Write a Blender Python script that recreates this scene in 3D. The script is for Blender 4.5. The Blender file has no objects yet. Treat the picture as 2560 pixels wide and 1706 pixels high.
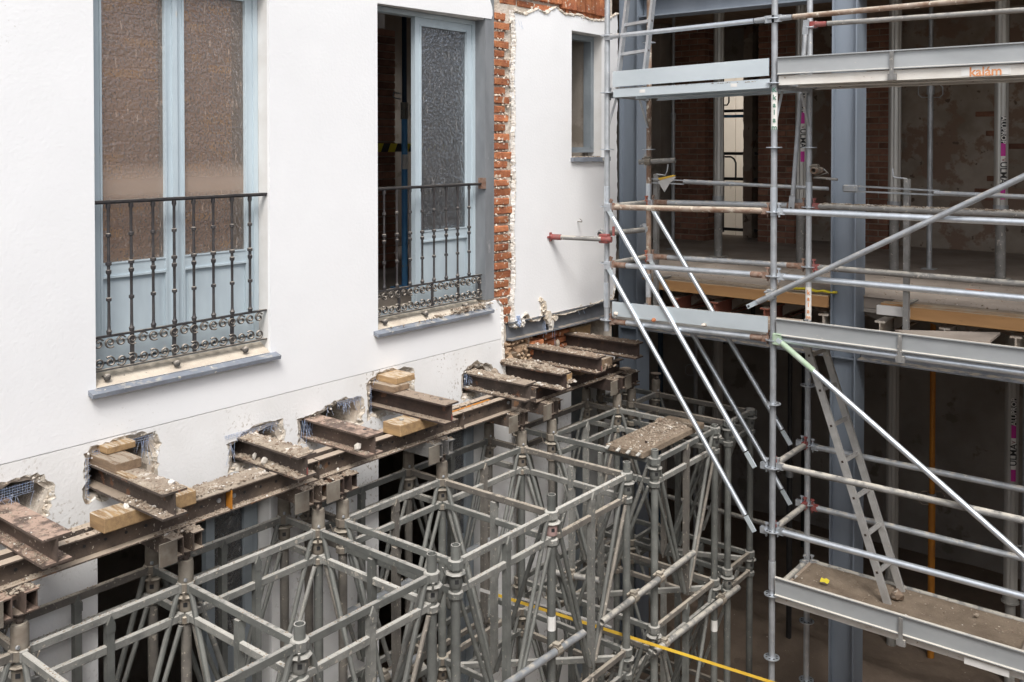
import bpy, bmesh, math, random
from mathutils import Vector, Matrix, noise
R = math.radians
rnd = random.Random(7)
scene = bpy.context.scene
col = scene.collection

# ------------------------------------------------------------------ camera, sky, sun, exposure
# world: X runs along the white wall away from the camera, Y into that wall, eye level z = 0, ground z = -5.5
cam_d = bpy.data.cameras.new('camera'); cam = bpy.data.objects.new('camera', cam_d); col.objects.link(cam)
cam.location = (0, 0, 0)
cam.rotation_euler = (R(89.0), 0, R(38.7 - 90))
cam_d.sensor_width = 36; cam_d.lens = 2350 / 2560 * 36
cam_d.shift_y = -(853 - 407) / 2560
cam_d.clip_end = 200; cam_d.clip_start = 0.05
scene.camera = cam

SUN_EL, SUN_AZ = 52, -136          # azimuth of the sun measured from +X towards +Y
world = bpy.data.worlds.new('World'); scene.world = world; world.use_nodes = True
wn = world.node_tree; wn.nodes.clear()
sky = wn.nodes.new('ShaderNodeTexSky'); sky.sky_type = 'NISHITA'; sky.sun_disc = False
sky.sun_elevation = R(SUN_EL); sky.sun_rotation = R(90 - SUN_AZ)
sky.dust_density = 4; sky.air_density = 1; sky.ozone_density = 1
hs = wn.nodes.new('ShaderNodeHueSaturation'); hs.inputs['Saturation'].default_value = 0.44
bg = wn.nodes.new('ShaderNodeBackground'); bg.inputs['Strength'].default_value = 0.14
wo = wn.nodes.new('ShaderNodeOutputWorld')
wn.links.new(sky.outputs[0], hs.inputs['Color']); wn.links.new(hs.outputs[0], bg.inputs[0]); wn.links.new(bg.outputs[0], wo.inputs[0])
sun_d = bpy.data.lights.new('sun', 'SUN'); sun_d.energy = 1.5; sun_d.angle = R(22); sun_d.color = (1, 0.99, 0.975)
sun = bpy.data.objects.new('sun', sun_d); col.objects.link(sun)
sd = Vector((math.cos(R(SUN_AZ)) * math.cos(R(SUN_EL)), math.sin(R(SUN_AZ)) * math.cos(R(SUN_EL)), math.sin(R(SUN_EL))))
sun.rotation_euler = sd.to_track_quat('Z', 'Y').to_euler(); sun.location = (0, -3, 8)
vs = scene.view_settings; vs.view_transform = 'Standard'; vs.look = 'None'; vs.gamma = 1; vs.exposure = 0.64
vs.use_curve_mapping = False

GZ = -5.5

# ------------------------------------------------------------------ materials
def mat(name, c1, c2=None, scale=6.0, rough=0.7, metal=0.0, speck=None, dust=None, bump=0.0, bscale=60.0, stretch=(1, 1, 1),
        vary=0.0, detail=4.0, patch=None, spec=0.5, lo=0.35, hi=0.65, smask=None):
    """c1/c2 blotches; speck=(colour, scale, threshold); patch=(colour, scale, threshold); dust=(colour, amount): settled on faces that look up"""
    m = bpy.data.materials.new(name); m.use_nodes = True
    nt = m.node_tree; N = nt.nodes; L = nt.links
    b = N['Principled BSDF']; b.inputs['Roughness'].default_value = rough; b.inputs['Metallic'].default_value = metal
    b.inputs['Specular IOR Level'].default_value = spec
    tc = N.new('ShaderNodeTexCoord'); oi = N.new('ShaderNodeObjectInfo')
    mp = N.new('ShaderNodeMapping'); mp.inputs['Scale'].default_value = stretch
    off = N.new('ShaderNodeMath'); off.operation = 'MULTIPLY'; off.inputs[1].default_value = 37.0
    L.new(oi.outputs['Random'], off.inputs[0]); L.new(tc.outputs['Object'], mp.inputs['Vector']); L.new(off.outputs[0], mp.inputs['Location'])
    vec = mp.outputs[0]
    def nz(s, d=detail, r=0.6):
        n = N.new('ShaderNodeTexNoise'); n.inputs['Scale'].default_value = s; n.inputs['Detail'].default_value = d
        n.inputs['Roughness'].default_value = r; L.new(vec, n.inputs['Vector']); return n.outputs['Fac']
    def ramp(f, a, c):
        r = N.new('ShaderNodeMapRange'); r.inputs['From Min'].default_value = a; r.inputs['From Max'].default_value = c
        L.new(f, r.inputs['Value']); return r.outputs[0]
    def mix(f, a, c, mode='MIX'):
        x = N.new('ShaderNodeMix'); x.data_type = 'RGBA'; x.blend_type = mode
        if isinstance(f, (int, float)): x.inputs['Factor'].default_value = f
        else: L.new(f, x.inputs['Factor'])
        for sock, val in (('A', a), ('B', c)):
            s = [q for q in x.inputs if q.name == sock and q.type == 'RGBA'][0]
            if isinstance(val, tuple): s.default_value = (*val[:3], 1)
            else: L.new(val, s)
        return [q for q in x.outputs if q.type == 'RGBA'][0]
    c = mix(ramp(nz(scale), lo, hi), c1, c2 or c1)
    if patch: c = mix(ramp(nz(patch[1], 6), patch[2], patch[2] + 0.04), c, patch[0])
    if speck:
        sf = ramp(nz(speck[1], 3, 0.5), speck[2], speck[2] + 0.05)
        if smask:
            mk = N.new('ShaderNodeMath'); mk.operation = 'MULTIPLY'; L.new(sf, mk.inputs[0]); L.new(ramp(nz(smask[0], 3), smask[1], smask[1] + 0.15), mk.inputs[1]); sf = mk.outputs[0]
        c = mix(sf, c, speck[0])
    if dust:
        g = N.new('ShaderNodeNewGeometry'); sp = N.new('ShaderNodeSeparateXYZ'); L.new(g.outputs['Normal'], sp.inputs[0])
        up = ramp(sp.outputs['Z'], 0.15, 0.9); n2 = ramp(nz(14, 6), 0.62 - dust[1] * 0.4, 0.75 - dust[1] * 0.4)
        mu = N.new('ShaderNodeMath'); mu.operation = 'MULTIPLY'; L.new(up, mu.inputs[0]); L.new(n2, mu.inputs[1])
        c = mix(mu.outputs[0], c, dust[0])
        if metal:
            mm = N.new('ShaderNodeMath'); mm.operation = 'MULTIPLY_ADD'; mm.inputs[1].default_value = -metal; mm.inputs[2].default_value = metal
            L.new(mu.outputs[0], mm.inputs[0]); L.new(mm.outputs[0], b.inputs['Metallic'])
    if vary:
        r = N.new('ShaderNodeMapRange'); r.inputs['To Min'].default_value = 1 - vary; r.inputs['To Max'].default_value = 1 + vary
        L.new(oi.outputs['Random'], r.inputs['Value'])
        h = N.new('ShaderNodeHueSaturation'); L.new(r.outputs[0], h.inputs['Value']); L.new(c, h.inputs['Color']); c = h.outputs[0]
    L.new(c, b.inputs['Base Color'])
    if bump:
        bp = N.new('ShaderNodeBump'); bp.inputs['Strength'].default_value = min(1, bump); bp.inputs['Distance'].default_value = 0.004 + 0.006 * bump
        L.new(nz(bscale, 5), bp.inputs['Height']); L.new(bp.outputs[0], b.inputs['Normal'])
    rr = N.new('ShaderNodeMapRange'); rr.inputs['To Min'].default_value = max(0, rough - 0.12); rr.inputs['To Max'].default_value = min(1, rough + 0.12)
    L.new(nz(scale * 2.5), rr.inputs['Value']); L.new(rr.outputs[0], b.inputs['Roughness'])
    return m

DUST = (0.36, 0.31, 0.25)
M = dict(
    plaster=mat('white_render', (0.84, 0.84, 0.84), (0.79, 0.79, 0.79), 0.9, 0.85, bump=0.3, bscale=45, speck=((0.60, 0.58, 0.54), 60, 0.66), spec=0.2, smask=(1.1, 0.60)),
    plaster_low=mat('white_render_grimy', (0.82, 0.815, 0.805), (0.75, 0.74, 0.72), 2.0, 0.88, bump=0.45, bscale=60, speck=((0.45, 0.41, 0.36), 48, 0.58), spec=0.2, smask=(2.6, 0.50), stretch=(1, 1, 0.8)),
    reveal=mat('reveal_paint', (0.72, 0.71, 0.69), (0.64, 0.62, 0.59), 4, 0.85, bump=0.2, spec=0.25),
    broken=mat('broken_render', (0.74, 0.69, 0.61), (0.56, 0.47, 0.36), 14, 0.95, bump=1.0, bscale=45, speck=((0.36, 0.29, 0.22), 40, 0.64), spec=0.15),
    mortar=mat('old_mortar', (0.66, 0.60, 0.52), (0.50, 0.42, 0.34), 9, 0.95, bump=1.0, bscale=40, spec=0.15),
    torn_white=mat('torn_white_render', (0.78, 0.76, 0.72), (0.60, 0.55, 0.48), 26, 0.95, bump=1.0, bscale=70, speck=((0.40, 0.42, 0.50), 34, 0.68), spec=0.1),
    rim=mat('broken_render_rim', (0.66, 0.61, 0.53), (0.47, 0.40, 0.32), 22, 0.95, bump=1.0, bscale=60, speck=((0.80, 0.78, 0.74), 30, 0.60), patch=((0.33, 0.27, 0.21), 14, 0.64), spec=0.1),
    mason=mat('ochre_masonry', (0.50, 0.37, 0.25), (0.30, 0.19, 0.12), 7, 0.95, bump=1.0, bscale=30, speck=((0.62, 0.55, 0.46), 18, 0.6), spec=0.1),
    brick=mat('orange_brick', (0.46, 0.185, 0.085), (0.30, 0.105, 0.055), 12, 0.9, bump=0.8, bscale=70, speck=((0.62, 0.53, 0.43), 22, 0.62), vary=0.3, spec=0.2),
    infill=mat('glazed_over_brick', (0.72, 0.45, 0.31), (0.54, 0.33, 0.24), 3.5, 0.9, bump=0.4, patch=((0.90, 0.50, 0.18), 1.3, 0.54), spec=0.1, vary=0.12),
    brick_in=mat('brown_brick', (0.30, 0.155, 0.105), (0.20, 0.105, 0.075), 10, 0.95, bump=0.5, vary=0.28, spec=0.1),
    mortar_in=mat('brown_mortar', (0.34, 0.275, 0.22), (0.25, 0.195, 0.155), 8, 0.95, bump=0.5, spec=0.1),
    frame=mat('pale_blue_paint', (0.50, 0.58, 0.62), (0.43, 0.50, 0.54), 5, 0.55, bump=0.1, patch=((0.60, 0.56, 0.48), 7, 0.66), stretch=(1, 1, 0.35)),
    frame_dk=mat('grey_blue_paint', (0.24, 0.27, 0.29), (0.19, 0.215, 0.235), 5, 0.5),
    slate=mat('slate_sill', (0.25, 0.275, 0.315), (0.18, 0.195, 0.225), 8, 0.6, patch=((0.58, 0.55, 0.48), 16, 0.63), dust=((0.45, 0.42, 0.37), 0.25)),
    sill_dust=mat('dusty_sill', (0.60, 0.53, 0.43), (0.48, 0.41, 0.33), 10, 0.95, bump=0.4, speck=((0.2, 0.18, 0.16), 50, 0.7)),
    iron=mat('wrought_iron', (0.045, 0.042, 0.045), (0.075, 0.068, 0.065), 20, 0.5, 0.3, dust=((0.30, 0.27, 0.23), 0.45), bump=0.3),
    iron_dusty=mat('dusty_wrought_iron', (0.055, 0.05, 0.047), (0.13, 0.115, 0.10), 30, 0.75, 0.1, dust=((0.45, 0.40, 0.34), 0.9), bump=0.3),
    post=mat('grey_steel_paint', (0.25, 0.26, 0.27), (0.19, 0.20, 0.21), 7, 0.55, 0.2, patch=((0.36, 0.36, 0.36), 9, 0.66), bump=0.1, stretch=(1, 1, 0.3)),
    column=mat('blue_grey_primer', (0.225, 0.26, 0.305), (0.18, 0.21, 0.25), 3, 0.5, 0.1, patch=((0.30, 0.29, 0.27), 4, 0.68), stretch=(1, 1, 0.25), speck=((0.5, 0.48, 0.44), 40, 0.77)),
    beamgrey=mat('dusty_grey_primer', (0.19, 0.20, 0.22), (0.13, 0.14, 0.155), 6, 0.6, 0.1, dust=(DUST, 0.5), patch=((0.26, 0.24, 0.21), 7, 0.68)),
    rust=mat('rusty_needle_steel', (0.105, 0.082, 0.068), (0.060, 0.046, 0.039), 9, 0.7, 0.15, dust=((0.33, 0.265, 0.205), 0.72), bump=0.5, bscale=80, patch=((0.20, 0.10, 0.06), 8, 0.62), speck=((0.46, 0.40, 0.33), 60, 0.68)),
    rust_d=mat('dark_rusty_steel', (0.075, 0.05, 0.04), (0.045, 0.032, 0.027), 9, 0.75, 0.15, dust=((0.32, 0.25, 0.19), 0.75), bump=0.5, bscale=80, patch=((0.15, 0.08, 0.05), 8, 0.62)),
    rust_r=mat('reddish_rusty_steel', (0.135, 0.096, 0.076), (0.085, 0.063, 0.051), 7, 0.7, 0.1, dust=((0.38, 0.27, 0.21), 0.5), bump=0.4, bscale=80, speck=((0.52, 0.45, 0.37), 50, 0.68)),
    runner=mat('rusty_runner_steel', (0.15, 0.112, 0.086), (0.07, 0.054, 0.045), 6, 0.75, 0.1, dust=((0.44, 0.36, 0.28), 0.95), bump=0.5, bscale=70, patch=((0.24, 0.13, 0.07), 9, 0.62), speck=((0.5, 0.44, 0.36), 55, 0.66)),
    new=mat('bright_galvanised_tube', (0.66, 0.70, 0.74), (0.55, 0.59, 0.63), 14, 0.38, 0.75, speck=((0.75, 0.73, 0.68), 60, 0.73), bump=0.05, vary=0.06),
    galv=mat('dull_galvanised_tube', (0.44, 0.46, 0.48), (0.33, 0.345, 0.36), 9, 0.5, 0.55, speck=((0.62, 0.58, 0.51), 45, 0.67), patch=((0.40, 0.33, 0.27), 9, 0.70), dust=((0.50, 0.46, 0.39), 0.35), bump=0.15, vary=0.1),
    dirty=mat('cement_stained_tube', (0.27, 0.265, 0.255), (0.19, 0.185, 0.175), 8, 0.65, 0.3, speck=((0.46, 0.43, 0.38), 34, 0.64), dust=((0.46, 0.43, 0.37), 0.6), bump=0.5, bscale=50, vary=0.12),
    rusty=mat('rusty_scaffold_tube', (0.36, 0.29, 0.235), (0.22, 0.13, 0.085), 9, 0.75, 0.2, speck=((0.58, 0.52, 0.43), 22, 0.6), dust=((0.52, 0.46, 0.37), 0.6), bump=0.5, bscale=60),
    sheet=mat('galvanised_sheet', (0.60, 0.66, 0.69), (0.51, 0.57, 0.60), 3, 0.42, 0.35, speck=((0.6, 0.58, 0.53), 30, 0.76), stretch=(1, 0.4, 1)),
    oldboard=mat('old_grey_toe_board', (0.40, 0.415, 0.42), (0.33, 0.345, 0.35), 4, 0.6, 0.25, speck=((0.58, 0.54, 0.47), 25, 0.72), dust=((0.56, 0.53, 0.47), 0.8), stretch=(1, 0.5, 1)),
    plank=mat('stained_pale_plank', (0.74, 0.72, 0.67), (0.64, 0.60, 0.54), 7, 0.7, 0.1, patch=((0.27, 0.14, 0.08), 9, 0.68), speck=((0.3, 0.22, 0.16), 40, 0.70), dust=((0.33, 0.26, 0.2), 0.8), stretch=(1, 0.5, 1)),
    tower=mat('weathered_shoring_steel', (0.185, 0.19, 0.175), (0.12, 0.124, 0.115), 7, 0.65, 0.3, speck=((0.30, 0.28, 0.24), 45, 0.66), dust=((0.37, 0.355, 0.32), 0.65), bump=0.35, bscale=60, vary=0.16),
    tower_w=mat('cement_washed_shoring_steel', (0.25, 0.247, 0.225), (0.155, 0.155, 0.143), 10, 0.8, 0.1, speck=((0.38, 0.35, 0.295), 40, 0.62), dust=((0.47, 0.455, 0.41), 0.85), bump=0.6, bscale=50, vary=0.14),
    tower_r=mat('brown_weathered_shoring_steel', (0.185, 0.168, 0.145), (0.12, 0.11, 0.097), 9, 0.75, 0.15, speck=((0.38, 0.34, 0.28), 40, 0.64), dust=((0.42, 0.37, 0.30), 0.7), bump=0.5, bscale=60, vary=0.16),
    jack=mat('dirty_jack_steel', (0.25, 0.225, 0.185), (0.17, 0.14, 0.11), 12, 0.7, 0.2, dust=((0.45, 0.40, 0.32), 0.6), bump=0.3, vary=0.15),
    alu=mat('aluminium_prop', (0.56, 0.55, 0.52), (0.44, 0.43, 0.40), 5, 0.42, 0.55, stretch=(1, 1, 0.12), speck=((0.6, 0.57, 0.5), 20, 0.74)),
    alu_low=mat('dusty_aluminium_prop', (0.46, 0.45, 0.42), (0.38, 0.37, 0.34), 5, 0.6, 0.3, stretch=(1, 1, 0.2)),
    ladder=mat('aluminium_ladder', (0.55, 0.54, 0.52), (0.44, 0.43, 0.41), 10, 0.5, 0.45, speck=((0.62, 0.57, 0.5), 40, 0.68)),
    pine=mat('pine_offcut', (0.40, 0.26, 0.125), (0.26, 0.165, 0.085), 5, 0.75, bump=0.3, bscale=40, stretch=(6, 1, 6), dust=((0.50, 0.42, 0.32), 0.45), vary=0.12),
    oldwood=mat('dirty_timber', (0.27, 0.185, 0.115), (0.16, 0.108, 0.07), 6, 0.85, bump=0.5, stretch=(6, 1, 6), dust=((0.36, 0.30, 0.23), 0.55), vary=0.12),
    form=mat('orange_formwork_board', (0.44, 0.245, 0.10), (0.35, 0.185, 0.075), 2, 0.65, stretch=(4, 0.5, 4), speck=((0.12, 0.07, 0.04), 12, 0.72), dust=((0.40, 0.33, 0.24), 0.55), vary=0.08),
    dirt=mat('brown_site_dirt', (0.27, 0.215, 0.16), (0.20, 0.155, 0.115), 6, 0.97, bump=1.0, bscale=70, speck=((0.55, 0.49, 0.41), 55, 0.71), spec=0.1),
    rubble=mat('pale_rubble', (0.40, 0.34, 0.27), (0.25, 0.20, 0.155), 9, 0.95, bump=0.5, spec=0.15, speck=((0.55, 0.50, 0.44), 8, 0.62)),
    rubble_w=mat('white_render_chips', (0.72, 0.69, 0.64), (0.56, 0.52, 0.46), 9, 0.95, bump=0.5, spec=0.2),
    rubble_d=mat('brown_rubble', (0.28, 0.215, 0.16), (0.19, 0.14, 0.105), 9, 0.97, bump=0.6, spec=0.1, speck=((0.58, 0.52, 0.44), 12, 0.63)),
    conc=mat('dusty_concrete_floor', (0.36, 0.31, 0.265), (0.27, 0.23, 0.195), 2, 0.95, bump=0.5, bscale=30, speck=((0.42, 0.37, 0.31), 25, 0.7), spec=0.1),
    ground=mat('courtyard_ground', (0.24, 0.185, 0.14), (0.17, 0.13, 0.10), 1.5, 0.97, bump=1.0, bscale=12, speck=((0.48, 0.42, 0.35), 28, 0.72), spec=0.1),
    wall_in=mat('stained_interior_plaster', (0.42, 0.36, 0.30), (0.26, 0.215, 0.17), 1.6, 0.97, bump=0.8, bscale=12, patch=((0.27, 0.19, 0.145), 2.2, 0.52), spec=0.08, speck=((0.15, 0.115, 0.09), 9, 0.66)),
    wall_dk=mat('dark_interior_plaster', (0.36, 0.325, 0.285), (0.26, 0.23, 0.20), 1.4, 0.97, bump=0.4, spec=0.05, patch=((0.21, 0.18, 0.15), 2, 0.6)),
    pale_in=mat('beige_lightwell_wall', (0.66, 0.59, 0.49), (0.58, 0.52, 0.43), 2, 0.9, stretch=(1, 1, 0.3), speck=((0.3, 0.26, 0.2), 6, 0.7)),
    black=mat('black_metal', (0.02, 0.02, 0.022), (0.03, 0.03, 0.03), 8, 0.5),
    pink=mat('faded_pink_paint', (0.42, 0.27, 0.25), (0.34, 0.24, 0.22), 14, 0.7, speck=((0.5, 0.47, 0.42), 40, 0.62)),
    red=mat('red_paint', (0.26, 0.05, 0.045), (0.22, 0.09, 0.08), 18, 0.55, speck=((0.5, 0.46, 0.42), 40, 0.66)),
    primer=mat('red_oxide_primer', (0.36, 0.12, 0.075), (0.28, 0.10, 0.065), 8, 0.75, dust=((0.45, 0.36, 0.28), 0.6)),
    rustcap=mat('brown_rust_end', (0.17, 0.085, 0.05), (0.27, 0.20, 0.16), 30, 0.8, bump=0.4),
    green=mat('pale_green_paint', (0.30, 0.42, 0.27), (0.40, 0.47, 0.38), 14, 0.55),
    blue=mat('blue_prop_paint', (0.08, 0.27, 0.55), (0.11, 0.32, 0.60), 5, 0.55, patch=((0.35, 0.33, 0.30), 6, 0.6)),
    blue_d=mat('dark_blue_prop_paint', (0.02, 0.06, 0.11), (0.03, 0.07, 0.12), 5, 0.6),
    orange=mat('orange_prop_paint', (0.50, 0.20, 0.02), (0.40, 0.15, 0.02), 5, 0.6, patch=((0.2, 0.11, 0.06), 6, 0.66)),
    yellow=mat('yellow_plastic', (0.72, 0.60, 0.03), (0.6, 0.48, 0.03), 9, 0.5),
    strap=mat('yellow_strap', (0.75, 0.50, 0.05), (0.62, 0.38, 0.04), 3, 0.6),
    tape_w=mat('grey_white_tape', (0.55, 0.53, 0.50), (0.45, 0.44, 0.42), 9, 0.6),
    label=mat('white_label', (0.74, 0.73, 0.70), (0.66, 0.64, 0.6), 9, 0.6),
    magenta=mat('magenta_label', (0.50, 0.02, 0.27), None, 9, 0.5),
    ink=mat('black_print', (0.02, 0.02, 0.02), None, 9, 0.6),
    ink_o=mat('orange_print', (0.62, 0.22, 0.07), (0.7, 0.35, 0.18), 40, 0.6),
    ink_g=mat('green_print', (0.08, 0.20, 0.14), None, 9, 0.6),
    blue_mesh=mat('blue_fibre_mesh', (0.20, 0.30, 0.52), (0.52, 0.56, 0.64), 60, 0.7),
    ceiling_wood=mat('dark_timber_ceiling', (0.32, 0.23, 0.16), (0.22, 0.16, 0.11), 3, 0.9, stretch=(0.5, 4, 1)),  # brown timber tone of the ceiling itself
)

def glass_mat(name, tint, gloss, rough, scale, dist, dusty=None, haze=0.0, dcol=(0.55, 0.53, 0.50)):  # dusty gives height and strength of the painted reflection band
    m = bpy.data.materials.new(name); m.use_nodes = True; nt = m.node_tree; N = nt.nodes; L = nt.links; N.clear()
    o = N.new('ShaderNodeOutputMaterial'); tr = N.new('ShaderNodeBsdfTransparent'); tr.inputs[0].default_value = (*tint, 1)
    gl = N.new('ShaderNodeBsdfGlossy'); gl.inputs['Roughness'].default_value = rough; gl.inputs['Color'].default_value = (0.9, 0.92, 0.95, 1)
    df = N.new('ShaderNodeBsdfDiffuse'); df.inputs[0].default_value = (*dcol, 1)
    tc = N.new('ShaderNodeTexCoord'); vo = N.new('ShaderNodeTexVoronoi'); vo.feature = 'SMOOTH_F1'; vo.inputs['Scale'].default_value = scale
    nz = N.new('ShaderNodeTexNoise'); nz.inputs['Scale'].default_value = 30; nz.inputs['Detail'].default_value = 5
    ad = N.new('ShaderNodeMath'); ad.operation = 'MULTIPLY_ADD'; ad.inputs[1].default_value = 0.35
    bp = N.new('ShaderNodeBump'); bp.inputs['Strength'].default_value = 1.0; bp.inputs['Distance'].default_value = dist
    L.new(tc.outputs['Object'], vo.inputs['Vector']); L.new(tc.outputs['Object'], nz.inputs['Vector'])
    L.new(nz.outputs['Fac'], ad.inputs[0]); L.new(vo.outputs['Distance'], ad.inputs[2]); L.new(ad.outputs[0], bp.inputs['Height']); L.new(bp.outputs[0], gl.inputs['Normal'])
    fr = N.new('ShaderNodeFresnel'); fr.inputs['IOR'].default_value = 1.5; L.new(bp.outputs[0], fr.inputs['Normal'])
    fm = N.new('ShaderNodeMath'); fm.operation = 'MULTIPLY_ADD'; fm.inputs[1].default_value = gloss; fm.inputs[2].default_value = 0.03; L.new(fr.outputs[0], fm.inputs[0])
    m1 = N.new('ShaderNodeMixShader'); L.new(fm.outputs[0], m1.inputs[0]); L.new(tr.outputs[0], m1.inputs[1]); L.new(gl.outputs[0], m1.inputs[2])
    m2 = N.new('ShaderNodeMixShader'); L.new(m1.outputs[0], m2.inputs[1]); L.new(df.outputs[0], m2.inputs[2])
    # dried dirt as fine streaks; the pale band is a painted soft reflection
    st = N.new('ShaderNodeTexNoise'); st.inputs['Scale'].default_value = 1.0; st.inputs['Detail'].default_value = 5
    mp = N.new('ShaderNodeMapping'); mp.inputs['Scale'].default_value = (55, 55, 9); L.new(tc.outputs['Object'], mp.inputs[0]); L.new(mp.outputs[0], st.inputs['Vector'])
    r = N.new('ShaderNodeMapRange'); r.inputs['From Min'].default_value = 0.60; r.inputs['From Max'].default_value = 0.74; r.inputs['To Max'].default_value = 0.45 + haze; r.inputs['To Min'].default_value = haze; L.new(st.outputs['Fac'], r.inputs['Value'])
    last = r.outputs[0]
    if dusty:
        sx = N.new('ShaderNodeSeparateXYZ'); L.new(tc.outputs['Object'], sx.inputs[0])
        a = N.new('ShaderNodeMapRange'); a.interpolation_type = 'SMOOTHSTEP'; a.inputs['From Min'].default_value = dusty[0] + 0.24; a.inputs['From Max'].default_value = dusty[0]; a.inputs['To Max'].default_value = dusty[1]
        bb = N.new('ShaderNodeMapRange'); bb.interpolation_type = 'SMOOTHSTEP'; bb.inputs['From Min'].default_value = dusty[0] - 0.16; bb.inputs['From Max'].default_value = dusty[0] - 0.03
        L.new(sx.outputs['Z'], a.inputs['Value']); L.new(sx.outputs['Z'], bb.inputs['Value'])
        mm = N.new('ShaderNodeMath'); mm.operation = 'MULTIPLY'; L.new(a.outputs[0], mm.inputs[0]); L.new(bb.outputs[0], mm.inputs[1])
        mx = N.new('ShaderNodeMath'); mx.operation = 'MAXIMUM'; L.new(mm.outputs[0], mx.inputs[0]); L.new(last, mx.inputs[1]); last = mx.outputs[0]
    L.new(last, m2.inputs[0]); L.new(m2.outputs[0], o.inputs[0]); return m
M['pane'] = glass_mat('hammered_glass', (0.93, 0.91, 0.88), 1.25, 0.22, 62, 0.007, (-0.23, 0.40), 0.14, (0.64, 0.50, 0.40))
M['pane2'] = glass_mat('hammered_glass_grey', (0.72, 0.74, 0.76), 2.3, 0.20, 52, 0.010, None, 0.06)

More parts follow.
